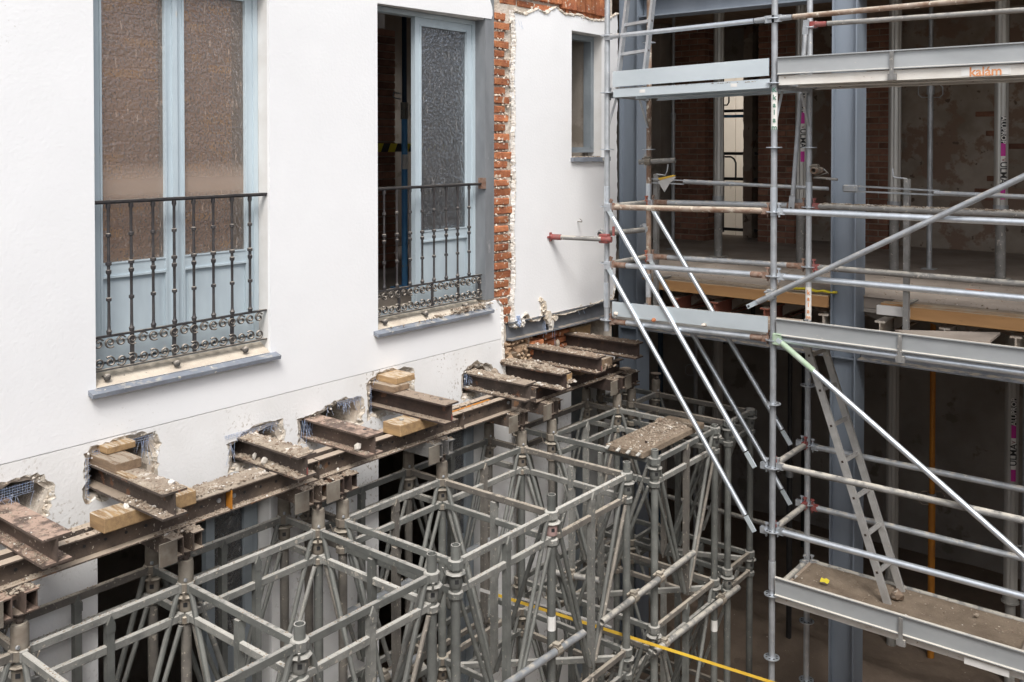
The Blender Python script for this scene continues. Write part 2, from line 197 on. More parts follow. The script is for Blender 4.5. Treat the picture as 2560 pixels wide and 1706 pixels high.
# ------------------------------------------------------------------ mesh builder
class MB:
    def __init__(s): s.v = []; s.f = []; s.sm = []
    def add(s, vs, fs, sm=False):
        n = len(s.v); s.v += [tuple(q) for q in vs]; s.f += [tuple(i + n for i in f) for f in fs]; s.sm += [sm] * len(fs)
    def box(s, x0, x1, y0, y1, z0, z1):
        s.add([(x0, y0, z0), (x1, y0, z0), (x1, y1, z0), (x0, y1, z0), (x0, y0, z1), (x1, y0, z1), (x1, y1, z1), (x0, y1, z1)],
              [(0, 3, 2, 1), (4, 5, 6, 7), (0, 1, 5, 4), (1, 2, 6, 5), (2, 3, 7, 6), (3, 0, 4, 7)]); return s
    def cbox(s, x0, x1, y0, y1, z0, z1, c=0.004, jit=0.0):      # box with chamfered edges
        vs = []; 
        for ax in range(3):
            for sx in (0, 1):
                for sy in (0, 1):
                    for sz in (0, 1):
                        p = [(x0, x1)[sx], (y0, y1)[sy], (z0, z1)[sz]]; sg = (1 - 2 * sx, 1 - 2 * sy, 1 - 2 * sz)
                        for k in range(3):
                            if k != ax: p[k] += sg[k] * c
                        vs.append(Vector(p))
        bm = bmesh.new()
        for p in vs:
            if jit: p = p + Vector((rnd.uniform(-jit, jit), rnd.uniform(-jit, jit), rnd.uniform(-jit, jit)))
            bm.verts.new(p)
        bmesh.ops.convex_hull(bm, input=bm.verts); bm.verts.index_update()
        idx = {v: i for i, v in enumerate(bm.verts)}
        s.add([v.co[:] for v in bm.verts], [tuple(idx[v] for v in f.verts) for f in bm.faces]); bm.free(); return s
    def bar(s, p0, p1, w, h, up=(0, 0, 1)):
        p0 = Vector(p0); p1 = Vector(p1); d = (p1 - p0).normalized(); up = Vector(up)
        if abs(d.dot(up)) > 0.98: up = Vector((1, 0, 0))
        a = d.cross(up).normalized() * w / 2; b = a.cross(d).normalized() * h / 2
        vs = [p0 - a - b, p0 + a - b, p0 + a + b, p0 - a + b, p1 - a - b, p1 + a - b, p1 + a + b, p1 - a + b]
        s.add(vs, [(3, 2, 1, 0), (4, 5, 6, 7), (0, 1, 5, 4), (1, 2, 6, 5), (2, 3, 7, 6), (3, 0, 4, 7)]); return s
    def frame_of(s, d):
        d = d.normalized(); up = Vector((0, 0, 1)) if abs(d.z) < 0.95 else Vector((1, 0, 0))
        a = d.cross(up).normalized(); return a, a.cross(d).normalized()
    def tube(s, p0, p1, r, n=12, r2=None, open_=False, sag=0.0):
        p0 = Vector(p0); p1 = Vector(p1); a, b = s.frame_of(p1 - p0); r2 = r if r2 is None else r2
        ring = lambda c, q: [c + (a * math.cos(2 * math.pi * i / n) + b * math.sin(2 * math.pi * i / n)) * q for i in range(n)]
        s.add(ring(p0, r) + ring(p1, r2), [(i, (i + 1) % n, n + (i + 1) % n, n + i) for i in range(n)], True)
        if open_:
            d = (p1 - p0).normalized() * min(0.12, (p1 - p0).length * 0.4)
            for e, q, g in ((p0, r, d), (p1, r2, -d)):
                s.add(ring(e, q) + ring(e, q * 0.8) + ring(e + g, q * 0.8), [(i, (i + 1) % n, n + (i + 1) % n, n + i) for i in range(n)] +
                      [(n + i, n + (i + 1) % n, 2 * n + (i + 1) % n, 2 * n + i) for i in range(n)] + [tuple(range(2 * n, 3 * n))])
        else: s.add(ring(p0, r), [tuple(range(n))[::-1]]); s.add(ring(p1, r2), [tuple(range(n))])
        return s
    def path(s, pts, r, n=8, flat=None):
        pts = [Vector(p) for p in pts]; rings = []
        ref = None
        for i, p in enumerate(pts):
            d = (pts[min(i + 1, len(pts) - 1)] - pts[max(i - 1, 0)]).normalized()
            if ref is None: a, _ = s.frame_of(d)
            else: a = (ref - d * ref.dot(d)).normalized()
            ref = a; b = a.cross(d)
            rings.append([p + (a * math.cos(2 * math.pi * k / n) * (flat or r) + b * math.sin(2 * math.pi * k / n) * r) for k in range(n)])
        vs = [v for q in rings for v in q]
        fs = [(i * n + k, i * n + (k + 1) % n, (i + 1) * n + (k + 1) % n, (i + 1) * n + k) for i in range(len(pts) - 1) for k in range(n)]
        s.add(vs, fs, True); s.add(rings[0], [tuple(range(n))[::-1]]); s.add(rings[-1], [tuple(range(n))]); return s
    def lathe(s, base, prof, n=12, axis='z', caps=True):            # prof: [(height, radius)]
        b = Vector(base); vs = []
        for h, r in prof:
            for i in range(n):
                c, q = math.cos(2 * math.pi * i / n) * r, math.sin(2 * math.pi * i / n) * r
                vs.append(b + (Vector((c, q, h)) if axis == 'z' else Vector((q, h, c)) if axis == 'y' else Vector((h, c, q))))
        m = len(prof)
        s.add(vs, [(j * n + i, j * n + (i + 1) % n, (j + 1) * n + (i + 1) % n, (j + 1) * n + i) for j in range(m - 1) for i in range(n)], n > 9)
        if caps: s.add(vs[:n], [tuple(range(n))[::-1]]); s.add(vs[-n:], [tuple(range(n))])
        return s
    def prism(s, poly, o, u, v, w):                                  # poly in (u,v), extruded along w
        o, u, v, w = Vector(o), Vector(u), Vector(v), Vector(w); n = len(poly)
        a = [o + u * p[0] + v * p[1] for p in poly]
        s.add(a + [q + w for q in a], [tuple(range(n))[::-1], tuple(range(n, 2 * n))] + [(i, (i + 1) % n, n + (i + 1) % n, n + i) for i in range(n)]); return s
    def ibeam(s, p0, p1, h, b, tw=0.008, tf=0.011, up=(0, 0, 1)):    # p0, p1 on the middle of the bottom face
        p0 = Vector(p0); p1 = Vector(p1); d = p1 - p0; up = Vector(up); a = d.normalized().cross(up).normalized()
        P = [(-b / 2, 0), (b / 2, 0), (b / 2, tf), (tw / 2, tf), (tw / 2, h - tf), (b / 2, h - tf), (b / 2, h), (-b / 2, h), (-b / 2, h - tf), (-tw / 2, h - tf), (-tw / 2, tf), (-b / 2, tf)]
        return s.prism(P, p0, a, up, d)
    def channel(s, p0, p1, h, b, t=0.008, side=1, up=(0, 0, 1)):     # web at p0..p1, flanges towards side
        p0 = Vector(p0); p1 = Vector(p1); d = p1 - p0; up = Vector(up); a = d.normalized().cross(up).normalized() * side
        return s.prism([(0, 0), (b, 0), (b, t), (t, t), (t, h - t), (b, h - t), (b, h), (0, h)], p0, a, up, d)
    def rock(s, c, r, flat=0.7):
        t = (1 + 5 ** 0.5) / 2
        ico = [(-1, t, 0), (1, t, 0), (-1, -t, 0), (1, -t, 0), (0, -1, t), (0, 1, t), (0, -1, -t), (0, 1, -t), (t, 0, -1), (t, 0, 1), (-t, 0, -1), (-t, 0, 1)]
        F = [(0, 11, 5), (0, 5, 1), (0, 1, 7), (0, 7, 10), (0, 10, 11), (1, 5, 9), (5, 11, 4), (11, 10, 2), (10, 7, 6), (7, 1, 8), (3, 9, 4), (3, 4, 2), (3, 2, 6), (3, 6, 8), (3, 8, 9), (4, 9, 5), (2, 4, 11), (6, 2, 10), (8, 6, 7), (9, 8, 1)]
        e = Matrix.Rotation(rnd.uniform(0, 6.28), 3, 'Z') @ Matrix.Rotation(rnd.uniform(-0.5, 0.5), 3, 'X')
        sx, sy = rnd.uniform(0.6, 1.3), rnd.uniform(0.6, 1.3)
        vs = []
        for p in ico:
            q = Vector(p).normalized() * r * rnd.uniform(0.7, 1.2); q = e @ Vector((q.x * sx, q.y * sy, q.z * flat)); vs.append(Vector(c) + q)
        s.add(vs, F); return s
    def mesh(s, name):
        me = bpy.data.meshes.new(name); me.from_pydata(s.v, [], s.f); me.polygons.foreach_set('use_smooth', s.sm); me.update()
        if len(s.f) < 20000:
            bm = bmesh.new(); bm.from_mesh(me); bmesh.ops.recalc_face_normals(bm, faces=bm.faces); bm.to_mesh(me); bm.free()
        if any(s.sm): me.set_sharp_from_angle(angle=R(32))
        return me

WL = {}        # world location of every root
def tag(o, label=None, cat=None, group=None, kind=None):
    if label: o['label'] = label
    if cat: o['category'] = cat
    if group: o['group'] = group
    if kind: o['kind'] = kind
    return o
def thing(name, label, cat, loc=(0, 0, 0), group=None):
    o = bpy.data.objects.new(name, None); o.empty_display_size = 0.1; col.objects.link(o); o.location = loc; WL[o.name] = Vector(loc)
    return tag(o, label, cat, group)
def put(mb, name, m, parent=None, label=None):                      # mesh given in world coordinates
    me = mb.mesh(name) if isinstance(mb, MB) else mb
    me.materials.append(M[m] if isinstance(m, str) else m)
    o = bpy.data.objects.new(name, me); col.objects.link(o)
    if parent:
        o.parent = parent; o.location = -WL[parent.name]; WL[o.name] = Vector((0, 0, 0))
    else: WL[o.name] = Vector((0, 0, 0))
    if label: o['label'] = label
    return o
def inst(me, name, parent, loc, rz=0.0):                             # shared mesh at a world location
    o = bpy.data.objects.new(name, me); col.objects.link(o); o.location = Vector(loc) - (WL[parent.name] if parent else Vector())
    o.parent = parent; o.rotation_euler = (0, 0, rz); WL[o.name] = Vector(loc); return o
def shared(mb, name, m):
    me = mb.mesh(name); me.materials.append(M[m]); return me
def struct(mb, name, m): return tag(put(mb, name, m), kind='structure')
def solo(mb, name, m, label, cat, group=None, kind=None):            # a thing of one mesh, origin at its base
    o = put(mb, name, m); me = o.data
    xs = [v.co for v in me.vertices]; c = Vector((sum(v.x for v in xs) / len(xs), sum(v.y for v in xs) / len(xs), min(v.z for v in xs)))
    me.transform(Matrix.Translation(-c)); o.location = c; WL[o.name] = c
    return tag(o, label, cat, group, kind)

def text_mesh(txt, size, m, origin, u, v, name='lettering', parent=None, extr=0.0008, space=1.0):
    cu = bpy.data.curves.new(name, 'FONT'); cu.body = txt; cu.size = size; cu.extrude = extr; cu.space_character = space; cu.align_x = 'CENTER'; cu.align_y = 'CENTER'; cu.resolution_u = 3; cu.offset = size * 0.018
    t = bpy.data.objects.new('tmp', cu); col.objects.link(t); dg = bpy.context.evaluated_depsgraph_get()
    me = bpy.data.meshes.new_from_object(t.evaluated_get(dg)); bpy.data.objects.remove(t)
    u = Vector(u).normalized(); v = Vector(v).normalized(); w = u.cross(v)
    mt = Matrix((u, v, w)).transposed().to_4x4(); mt.translation = Vector(origin); me.transform(mt)
    me.materials.clear(); o = put(me, name, m, parent); return o

def jag(loop, step=0.03, amp=0.012, keep=None):                      # ragged outline
    out = []
    for i, p in enumerate(loop):
        q = loop[(i + 1) % len(loop)]; d = math.dist(p, q); n = max(1, int(d / step))
        for k in range(n):
            t = k / n; x, z = p[0] + (q[0] - p[0]) * t, p[1] + (q[1] - p[1]) * t
            if not (keep and keep(x, z, p, q)):
                x += rnd.uniform(-amp, amp); z += rnd.uniform(-amp, amp)
            out.append((x, z))
    return out
def slab(outer, holes, y0, y1):                                      # upright slab in the X-Z plane with holes
    mb = MB(); loops = [outer] + holes; flat = [p for l in loops for p in l]
    bm = bmesh.new(); vv = [bm.verts.new((p[0], p[1], 0)) for p in flat]; k0 = 0
    for l in loops:
        for i in range(len(l)): bm.edges.new((vv[k0 + i], vv[k0 + (i + 1) % len(l)]))
        k0 += len(l)
    bm.verts.index_update(); ix = {v: i for i, v in enumerate(vv)}
    bmesh.ops.triangle_fill(bm, use_beauty=True, use_dissolve=False, edges=bm.edges[:])
    tri = [tuple(ix[v] for v in fc.verts) for fc in bm.faces]; bm.free()
    n = len(flat); mb.add([(p[0], y0, p[1]) for p in flat] + [(p[0], y1, p[1]) for p in flat], [t for t in tri] + [tuple(i + n for i in t)[::-1] for t in tri])
    k = 0
    for l in loops:
        m = len(l); mb.f += [(k + i, k + (i + 1) % m, n + k + (i + 1) % m, n + k + i) for i in range(m)]; mb.sm += [False] * m; k += m
    return mb
def rect(x0, x1, z0, z1): return [(x0, z0), (x1, z0), (x1, z1), (x0, z1)]

def rubble(name, label, spots, m, cat='rubble', smin=0.004, smax=0.014):
    """spots: (x0,x1,y0,y1,z,n)"""
    mb = MB()
    for x0, x1, y0, y1, z, n in spots:
        for _ in range(int(n * 1.5)):
            r = (smin + (smax - smin) * rnd.random() ** 4) * 0.72
            mb.rock((rnd.uniform(x0, x1), rnd.uniform(y0, y1), z + r * 0.35), r, 0.6)
    o = solo(mb, name, m, label, cat); o['kind'] = 'stuff'
    o.data.materials.append(M['rubble_w']); o.data.materials.append(M['rubble_d']); o.data.materials.append(M['rubble'])
    k = len(o.data.polygons) // 20; ids = []
    for _ in range(k): ids += [rnd.choices((0, 1, 2, 3), (5, 0.28, 2.6, 2))[0]] * 20
    o.data.polygons.foreach_set('material_index', ids); return o
def heap(x0, x1, y0, y1, z, amp, nx, ny, seed=0, base=0.002):
    mb = MB(); vs = []
    for i in range(nx + 1):
        for j in range(ny + 1):
            x = x0 + (x1 - x0) * i / nx; y = y0 + (y1 - y0) * j / ny
            e = min(i, nx - i, j, ny - j); f = min(1, e / 2.0)
            h = (noise.noise(Vector((x * 9 + seed, y * 9, seed))) * 0.5 + 0.5) * 0.6 + (noise.noise(Vector((x * 35, y * 35, seed))) * 0.5 + 0.5) * 0.4
            vs.append((x, y, z + base + f * amp * h))
    mb.add(vs, [(i * (ny + 1) + j, (i + 1) * (ny + 1) + j, (i + 1) * (ny + 1) + j + 1, i * (ny + 1) + j + 1) for i in range(nx) for j in range(ny)], True)
    return mb

mesh_cache = {}
# ------------------------------------------------------------------ ground and rooms
g = MB(); n = 60
vs = []
for i in range(n + 1):
    for j in range(n + 1):
        x = -6 + 30 * i / n; y = -12 + 28 * j / n
        h = noise.noise(Vector((x * 0.9, y * 0.9, 3))) * 0.06 + noise.noise(Vector((x * 3.1, y * 3.1, 1))) * 0.03
        vs.append((x, y, GZ + h))
g.add(vs, [(i * (n + 1) + j, (i + 1) * (n + 1) + j, (i + 1) * (n + 1) + j + 1, i * (n + 1) + j + 1) for i in range(n) for j in range(n)], True)
struct(g, 'ground', 'ground')
g = MB().box(-400, 400, -400, 400, GZ - 0.5, GZ - 0.15); struct(g, 'terrain', 'ground')
# low bank of earth inside the gutted ground floor
bk = MB(); vs = []; ni, nj = 60, 110
for i in range(ni + 1):
    for j in range(nj + 1):
        x = 8.7 + 2.2 * i / ni; y = 0.5 + 5.2 * j / nj
        h = 0.20 * math.exp(-((x - 9.75 - 0.12 * math.sin(y * 1.7)) / 0.33) ** 2) + 0.03 * noise.noise(Vector((x * 4, y * 4, 2))) + 0.012 * noise.noise(Vector((x * 14, y * 14, 7)))
        vs.append((x, y, GZ + 0.02 + h * min(1, min(i, ni - i) / 6) - (0.08 if i in (0, ni) or j in (0, nj) else 0)))
bk.add(vs, [(i * (nj + 1) + j, (i + 1) * (nj + 1) + j, (i + 1) * (nj + 1) + j + 1, i * (nj + 1) + j + 1) for i in range(ni) for j in range(nj)], True)
struct(bk, 'earth_bank', 'ground')

# gutted building: floors, ceiling, back walls
f = MB().box(8.62, 13.35, -2.5, 5.6, -1.46, -1.36).box(7.9, 13.35, 5.6, 9.2, -1.46, -1.36); struct(f, 'upper_floor', 'conc')
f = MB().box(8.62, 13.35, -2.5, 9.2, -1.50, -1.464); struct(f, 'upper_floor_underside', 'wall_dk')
c = MB().box(8.45, 13.35, -2.5, 9.2, 1.78, 1.95); struct(c, 'ceiling', 'ceiling_wood')
w = thing('building_wall', 'stained back wall of the gutted building, brick showing through plaster', 'wall', (13.3, 3, GZ))
ob = put(MB().box(13.30, 13.6, -2.5, 5.88, -1.40, 1.80), 'upper_wall', 'wall_in', w)
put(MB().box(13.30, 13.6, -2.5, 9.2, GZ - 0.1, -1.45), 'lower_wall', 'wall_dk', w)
put(MB().box(13.30, 13.6, 6.72, 9.2, -1.40, 1.80).box(13.28, 13.6, 5.88, 6.72, 1.25, 1.80), 'upper_wall', 'wall_dk', w)
put(MB().box(8.62, 13.3, -2.8, -2.5, GZ - 0.1, 1.95), 'side_wall', 'wall_in', w)
put(MB().box(8.0, 13.3, 9.2, 9.5, GZ - 0.1, 1.95), 'side_wall', 'wall_dk', w)
# torn-open brick patches on the back wall, pieces proud of the plaster
bmesh_ = shared(MB().cbox(-0.02, 0.02, -0.115, 0.115, -0.032, 0.032, 0.006, 0.002), 'brick', 'brick_in')
cl = [(2.05, 0.35), (2.45, 0.15), (2.95, 0.28), (2.3, -0.4), (1.7, 0.45), (1.3, 0.0), (2.7, -0.62)]
for cy, cz in cl:
    for k in range(2):
        zz = round((cz + rnd.uniform(-0.2, 0.2)) / 0.083) * 0.083; yy = cy + round(rnd.uniform(-1.6, 1.6)) * 0.25 + (0.125 if int(zz / 0.083) % 2 else 0)
        inst(bmesh_, 'brick', w, (13.295, yy + rnd.uniform(-0.01, 0.01), zz))
lw = thing('lightwell_wall', 'pale beige boarded wall seen through the back opening', 'wall', (15.2, 6, GZ))
for k in range(9): put(MB().cbox(15.2, 15.26, 3.6 + k * 0.6, 4.192 + k * 0.6, GZ, 3.2, 0.006), 'panel', 'pale_in', lw)

# brick piers inside the upper floor (each brick is a part)
def pier(x0, x1, y0, y1, z0, z1, label, group=None, hgt=0.083):
    t = thing('brick_pier', label, 'pier', ((x0 + x1) / 2, (y0 + y1) / 2, z0), group)
    put(MB().box(x0 + 0.012, x1 - 0.012, y0 + 0.012, y1 - 0.012, z0, z1), 'mortar', 'mortar_in', t)
    cache = {}
    def bm_(a, b, c):
        k = (round(a, 3), round(b, 3), round(c, 3))
        if k not in cache: cache[k] = shared(MB().cbox(-a / 2, a / 2, -b / 2, b / 2, -c / 2, c / 2, 0.005), 'brick', 'brick_in')
        return cache[k]
    rows = int((z1 - z0) / hgt); W = y1 - y0; D = 0.11
    for r in range(rows):
        z = z0 + hgt * (r + 0.5)
        cuts = [0.0]; q = (0.26 if r % 2 else 0.13)
        while q < W - 0.05: cuts.append(q); q += 0.26
        cuts.append(W)
        for a, b in zip(cuts, cuts[1:]):
            if b - a < 0.03: continue
            inst(bm_(D, b - a - 0.014, hgt - 0.015), 'brick', t, (x0 + D / 2 + rnd.uniform(0, 0.004), y0 + (a + b) / 2, z))
        if x1 - x0 > 0.25:
            L_ = x1 - x0 - D - 0.014; inst(bm_(L_, D, hgt - 0.015), 'brick', t, (x0 + D + 0.014 + L_ / 2, y0 + D / 2 + 0.0, z))
    return t
pier(12.2, 12.7, 6.24, 6.74, -1.36, 1.78, 'wide brown brick pier left of the back opening, behind round props')
pier(12.6, 13.1, 5.08, 5.63, -1.36, 1.78, 'brown brick pier right of the back opening, behind the near scaffold pole')
pier(12.7, 13.2, 3.85, 4.30, -1.36, 1.78, 'brown brick pier just right of the middle blue-grey column')
t = thing('plaster_pier', 'rough plastered pier stub beside the back opening', 'pier', (13.0, 6.1, -1.36))
put(slab(jag(rect(13.0, 13.3, -1.36, 1.78), 0.06, 0.012), [], 5.89, 6.03), 'plaster', 'wall_in', t)
t = thing('blue_board', 'tall dark blue-grey panel standing behind the first round prop', 'panel', (12.4, 5.9, -1.36))
put(MB().cbox(12.72, 12.78, 6.39, 6.53, -1.36, 1.4, 0.005), 'board', 'blue_d', t)
t = thing('plaster_jamb', 'dark plastered wall stub left of the brown brick pier', 'wall', (11.6, 7.2, -1.36))
put(MB().cbox(12.0, 12.4, 6.85, 8.4, -1.36, 1.78, 0.01), 'plaster', 'wall_dk', t)
t = thing('metal_gate', 'black metal gate frame standing in the back opening', 'gate', (13.0, 5.7, -1.36))
fy0, fy1 = 5.78, 6.41
for y in (fy0, fy0 + 0.17, fy1): put(MB().bar((13.1, y, -1.3), (13.1, y, -0.11), 0.04, 0.05), 'upright', 'black', t)
for z in (-0.11, -0.49, -1.25): put(MB().bar((13.1, fy0, z), (13.1, fy1, z), 0.035, 0.045), 'rail', 'black', t)
put(MB().path([(13.05, 6.36, -0.16), (13.05, 6.25, -0.16), (13.05, 6.20, -0.19), (13.05, 6.17, -0.25), (13.05, 6.17, -0.49)], 0.014), 'handle', 'black', t)
put(MB().bar((13.1, fy1, -0.1), (13.1, fy1, 1.3), 0.03, 0.03), 'upright', 'black', t)
put(MB().path([(13.1, 6.39, .80), (13.1, 6.33, .79), (13.1, 6.31, .74), (13.1, 6.31, .66), (13.1, 6.34, .62), (13.1, 6.39, .62)], 0.012), 'hook', 'black', t)
for z, m_ in ((0.53, 'black'), (0.45, 'blue')): put(MB().tube((13.1, 6.0, z), (13.1, 6.42, z), 0.022), 'rail', m_, t)

# ------------------------------------------------------------------ white building wall
ZT = 3.0; XR = 7.87; XL = -1.2
W1 = (2.585, 3.745, -1.33, 1.03); W2 = (4.69, 5.90, -1.33, 1.04); W3 = (7.10, 7.655, -0.11, 1.065)
wall = thing('white_building', 'white rendered courtyard building with two barred french windows and ragged holes', 'building', (3.5, 5.2, GZ))
holes = dict(
    h1=[(1.66, -2.00), (1.66, -1.76), (1.90, -1.76), (2.16, -1.72), (2.27, -1.74), (2.33, -1.80), (2.31, -1.90), (2.25, -1.98)],
    h2=[(2.53, -1.93), (2.536, -1.69), (2.60, -1.655), (2.92, -1.655), (2.93, -1.80), (2.90, -1.95)],
    h3=[(3.45, -2.02), (3.45, -1.85), (3.55, -1.82), (3.80, -1.80), (3.83, -1.90), (3.79, -2.02)],
    h4=[(3.99, -1.98), (3.985, -1.82), (4.15, -1.81), (4.36, -1.775), (4.50, -1.79), (4.53, -1.90), (4.50, -1.98)],
    h5=[(4.60, -1.95), (4.62, -1.68), (4.80, -1.65), (5.02, -1.675), (5.03, -1.85), (4.98, -1.95)],
    h6=[(5.61, -2.02), (5.62, -1.84), (5.75, -1.77), (5.90, -1.80), (5.98, -1.86), (5.96, -2.02)])
gf = [(2.585, 3.745, GZ + 0.02, -2.2), (4.69, 5.90, GZ + 0.02, -2.2), (7.12, 7.70, GZ + 0.02, -2.2)]
straight = lambda x, z, p, q: True
# upper render: above the drip groove
up = [(XL, -1.616), (6.10, -1.616), (6.115, -1.50), (6.09, -1.42), (6.105, -1.34), (6.03, -1.285), (5.90, -1.30), (5.90, -1.33), (4.69, -1.33), (4.69, 1.03), (5.97, 1.06), (5.99, 1.12), (5.96, 1.2), (5.985, ZT), (XL, ZT)]
up2 = []
for i, p in enumerate(up):
    q = up[(i + 1) % len(up)]
    if p[0] > 5.95 and q[0] > 5.95 and p[0] < 6.2: up2 += jag([p, q], 0.03, 0.01)[:max(1, int(math.dist(p, q) / 0.03))]
    else: up2.append(p)
put(slab(up2, [rect(*W1)], 5.0, 5.022), 'render', 'plaster', wall)
lowo = [(XL, GZ - 0.1), (XR, GZ - 0.1), (XR, -1.96)] + jag([(XR, -1.96), (6.14, -1.94), (6.125, -1.64)], 0.04, 0.014)[1:] [:-14 or None]
lowo = [(XL, GZ - 0.1), (XR, GZ - 0.1), (XR, -1.97)]
for a, b in (((XR, -1.97), (6.15, -1.94)), ((6.15, -1.94), (6.12, -1.66))):
    k = int(math.dist(a, b) / 0.035)
    for i in range(1, k): lowo.append((a[0] + (b[0] - a[0]) * i / k + rnd.uniform(-0.012, 0.012), a[1] + (b[1] - a[1]) * i / k + rnd.uniform(-0.012, 0.012)))
lowo += [(6.105, -1.624), (XL, -1.624)]
def torn(h, amp=0.022):
    cx_ = sum(p[0] for p in h) / len(h); cz_ = sum(p[1] for p in h) / len(h); out = []
    for (x, z) in jag(h, 0.02, 0.006):
        v_ = Vector((x - cx_, z - cz_)); g = 0.5 + 0.5 * noise.noise(Vector((x * 13, z * 13, 5))) + 0.35 * noise.noise(Vector((x * 40, z * 40, 2)))
        e = v_.normalized() * amp * 2 * max(0, g); out.append((x + e.x * (1.3 if v_.x > 0 else 1), min(z + e.y, -1.632)))
    return out
def ring_mesh(outer, inner, ya, yb, amp, rows=5):
    mb = MB(); n_ = len(outer); vs = []
    for k in range(rows + 1):
        f_ = k / rows
        for (ox, oz), (ix_, iz) in zip(outer, inner):
            x = ox + (ix_ - ox) * f_; z = oz + (iz - oz) * f_
            q = noise.noise(Vector((x * 38, z * 38, k * 0.7))) + 0.5 * noise.noise(Vector((x * 90, z * 90, k)))
            e = amp if 0 < k else amp * 0.3
            vs.append((x + (rnd.uniform(-.003, .003) if 0 < k < rows else 0), ya + (yb - ya) * f_ ** 1.3 + q * e, z + (rnd.uniform(-.003, .003) if 0 < k < rows else 0)))
    mb.add(vs, [(k * n_ + i, k * n_ + (i + 1) % n_, (k + 1) * n_ + (i + 1) % n_, (k + 1) * n_ + i) for k in range(rows) for i in range(n_)]); return mb
TORN = {}
for hk, h in holes.items():
    TORN[hk] = torn(h, 0.024); cx_ = sum(p[0] for p in h) / len(h); cz_ = sum(p[1] for p in h) / len(h)
    # push the torn edge outwards a little and walk inwards to the pocket
    inner = []
    for (x, z) in TORN[hk]:
        v_ = Vector((x - cx_, z - cz_)); v2 = v_ - v_.normalized() * rnd.uniform(0.035, 0.055); inner.append((cx_ + v2.x, cz_ + v2.y))
    o_ = [(x + (x - cx_) * 0.01, z) for x, z in TORN[hk]]
    put(ring_mesh(o_, inner, 4.9985, 5.045, 0.010), 'broken_rim', 'rim', wall)
put(slab(lowo, [TORN[k] for k in holes] + [rect(*q) for q in gf], 5.0, 5.022), 'render', 'plaster_low', wall)
put(MB().box(XL, 6.09, 5.010, 5.020, -1.63, -1.61), 'drip_groove', 'plaster_low', wall)
# render of the far stretch, around the small window
wb = []
seq = [(6.235, 1.15), (6.26, 0.9), (6.235, 0.6), (6.255, 0.3), (6.24, 0.0), (6.26, -0.3), (6.235, -0.7), (6.255, -1.1), (6.23, -1.30), (6.245, -1.54), (6.33, -1.55), (6.36, -1.47), (6.42, -1.44), (6.49, -1.52), (6.60, -1.53), (6.68, -1.44), (6.74, -1.50), (6.97, -1.535), (7.3, -1.52), (7.62, -1.49), (7.80, -1.50), (7.86, -1.3), (7.87, -0.9), (7.885, -0.4), (7.87, 0.1), (7.89, 0.6), (7.88, 1.3), (7.66, 1.21), (7.45, 1.19), (7.2, 1.215), (7.0, 1.195), (6.85, 1.25), (6.7, 1.17), (6.58, 1.20), (6.4, 1.13)]
wb = jag(seq, 0.028, 0.009)
put(slab(wb, [rect(*W3)], 4.985, 5.022), 'render', 'plaster', wall)
# rubble-masonry core behind the render
core_o = [(XL, GZ - 0.1), (XR - 0.02, GZ - 0.1), (XR - 0.03, ZT), (XL, ZT)]
shr = lambda h, d: [(x + (d if x < sum(p[0] for p in h) / len(h) else -d), z + (d if z < sum(p[1] for p in h) / len(h) else -d)) for x, z in h]
cav = [(6.17, -1.93), (7.83, -1.93), (7.83, -1.50), (6.19, -1.50)]
mrg = lambda w, d: rect(w[0] - d, w[1] + d, w[2] - d, w[3] + d)
put(slab(core_o, [jag(shr(h, 0.016), 0.03, 0.008) for h in holes.values()] + [mrg(W1, 0.012), mrg(W2, 0.012), mrg(W3, 0.012), jag(cav, 0.06, 0.01)] + [mrg(q, 0.012) for q in ((q[0], q[1], GZ + 0.06, q[3]) for q in gf)], 5.0235, 5.42), 'masonry_core', 'mortar', wall)
# painted reveals
for (x0, x1, z0, z1), d in ((W1, 5.42), (W2, 5.42), (W3, 5.42)) + tuple(((q[0], q[1], GZ + 0.02, q[3]), 5.42) for q in gf):
    mb = MB().box(x0 - 0.011, x0, 5.0225, d, z0, z1)
    if abs(x1 - 5.90) > 0.01 or z1 < -2: mb.box(x1, x1 + 0.011, 5.0225, d, z0, z1)
    mb.box(x0 - 0.011, x1 + 0.011, 5.0225, d, z1, z1 + 0.011); put(mb, 'reveal', 'reveal', wall)
# rooms behind the wall
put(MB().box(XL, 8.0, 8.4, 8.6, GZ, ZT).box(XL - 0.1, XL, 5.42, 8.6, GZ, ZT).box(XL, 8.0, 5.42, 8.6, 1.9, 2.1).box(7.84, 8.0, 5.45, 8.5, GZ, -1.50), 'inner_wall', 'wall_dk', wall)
put(MB().box(XL, 7.84, 5.43, 8.4, -1.50, -1.36), 'inner_floor', 'conc', wall)
# broken lumps along the torn edges
def crumbs(pts, n, rmin, rmax, m, spread=0.012, y=(4.985, 5.01)):
    mb = MB()
    for a, b in zip(pts, pts[1:]):
        k = max(1, int(math.dist(a, b) * n))
        for _ in range(k):
            t = rnd.random(); r = rmin + (rmax - rmin) * rnd.random() ** 2
            mb.rock((a[0] + (b[0] - a[0]) * t + rnd.gauss(0, spread), rnd.uniform(*y), a[1] + (b[1] - a[1]) * t + rnd.gauss(0, spread)), r, 0.9)
    return mb
mb1, mb2 = MB(), MB()
for h in holes.values():
    hh = h + [h[0]]
    a = crumbs(hh, 22, 0.004, 0.013, None, 0.012, (5.004, 5.022)); mb1.add(a.v, a.f)
    a = crumbs(hh, 9, 0.004, 0.011, None, 0.018, (4.998, 5.01)); mb2.add(a.v, a.f)
a = crumbs([(6.10, -1.3), (6.12, -1.62), (6.12, -1.92)], 40, 0.005, 0.014, None, 0.012, (5.0, 5.03)); mb1.add(a.v, a.f)
a = crumbs(seq[:10], 40, 0.005, 0.014, None, 0.012, (5.0, 5.03)); mb2.add(a.v, a.f)
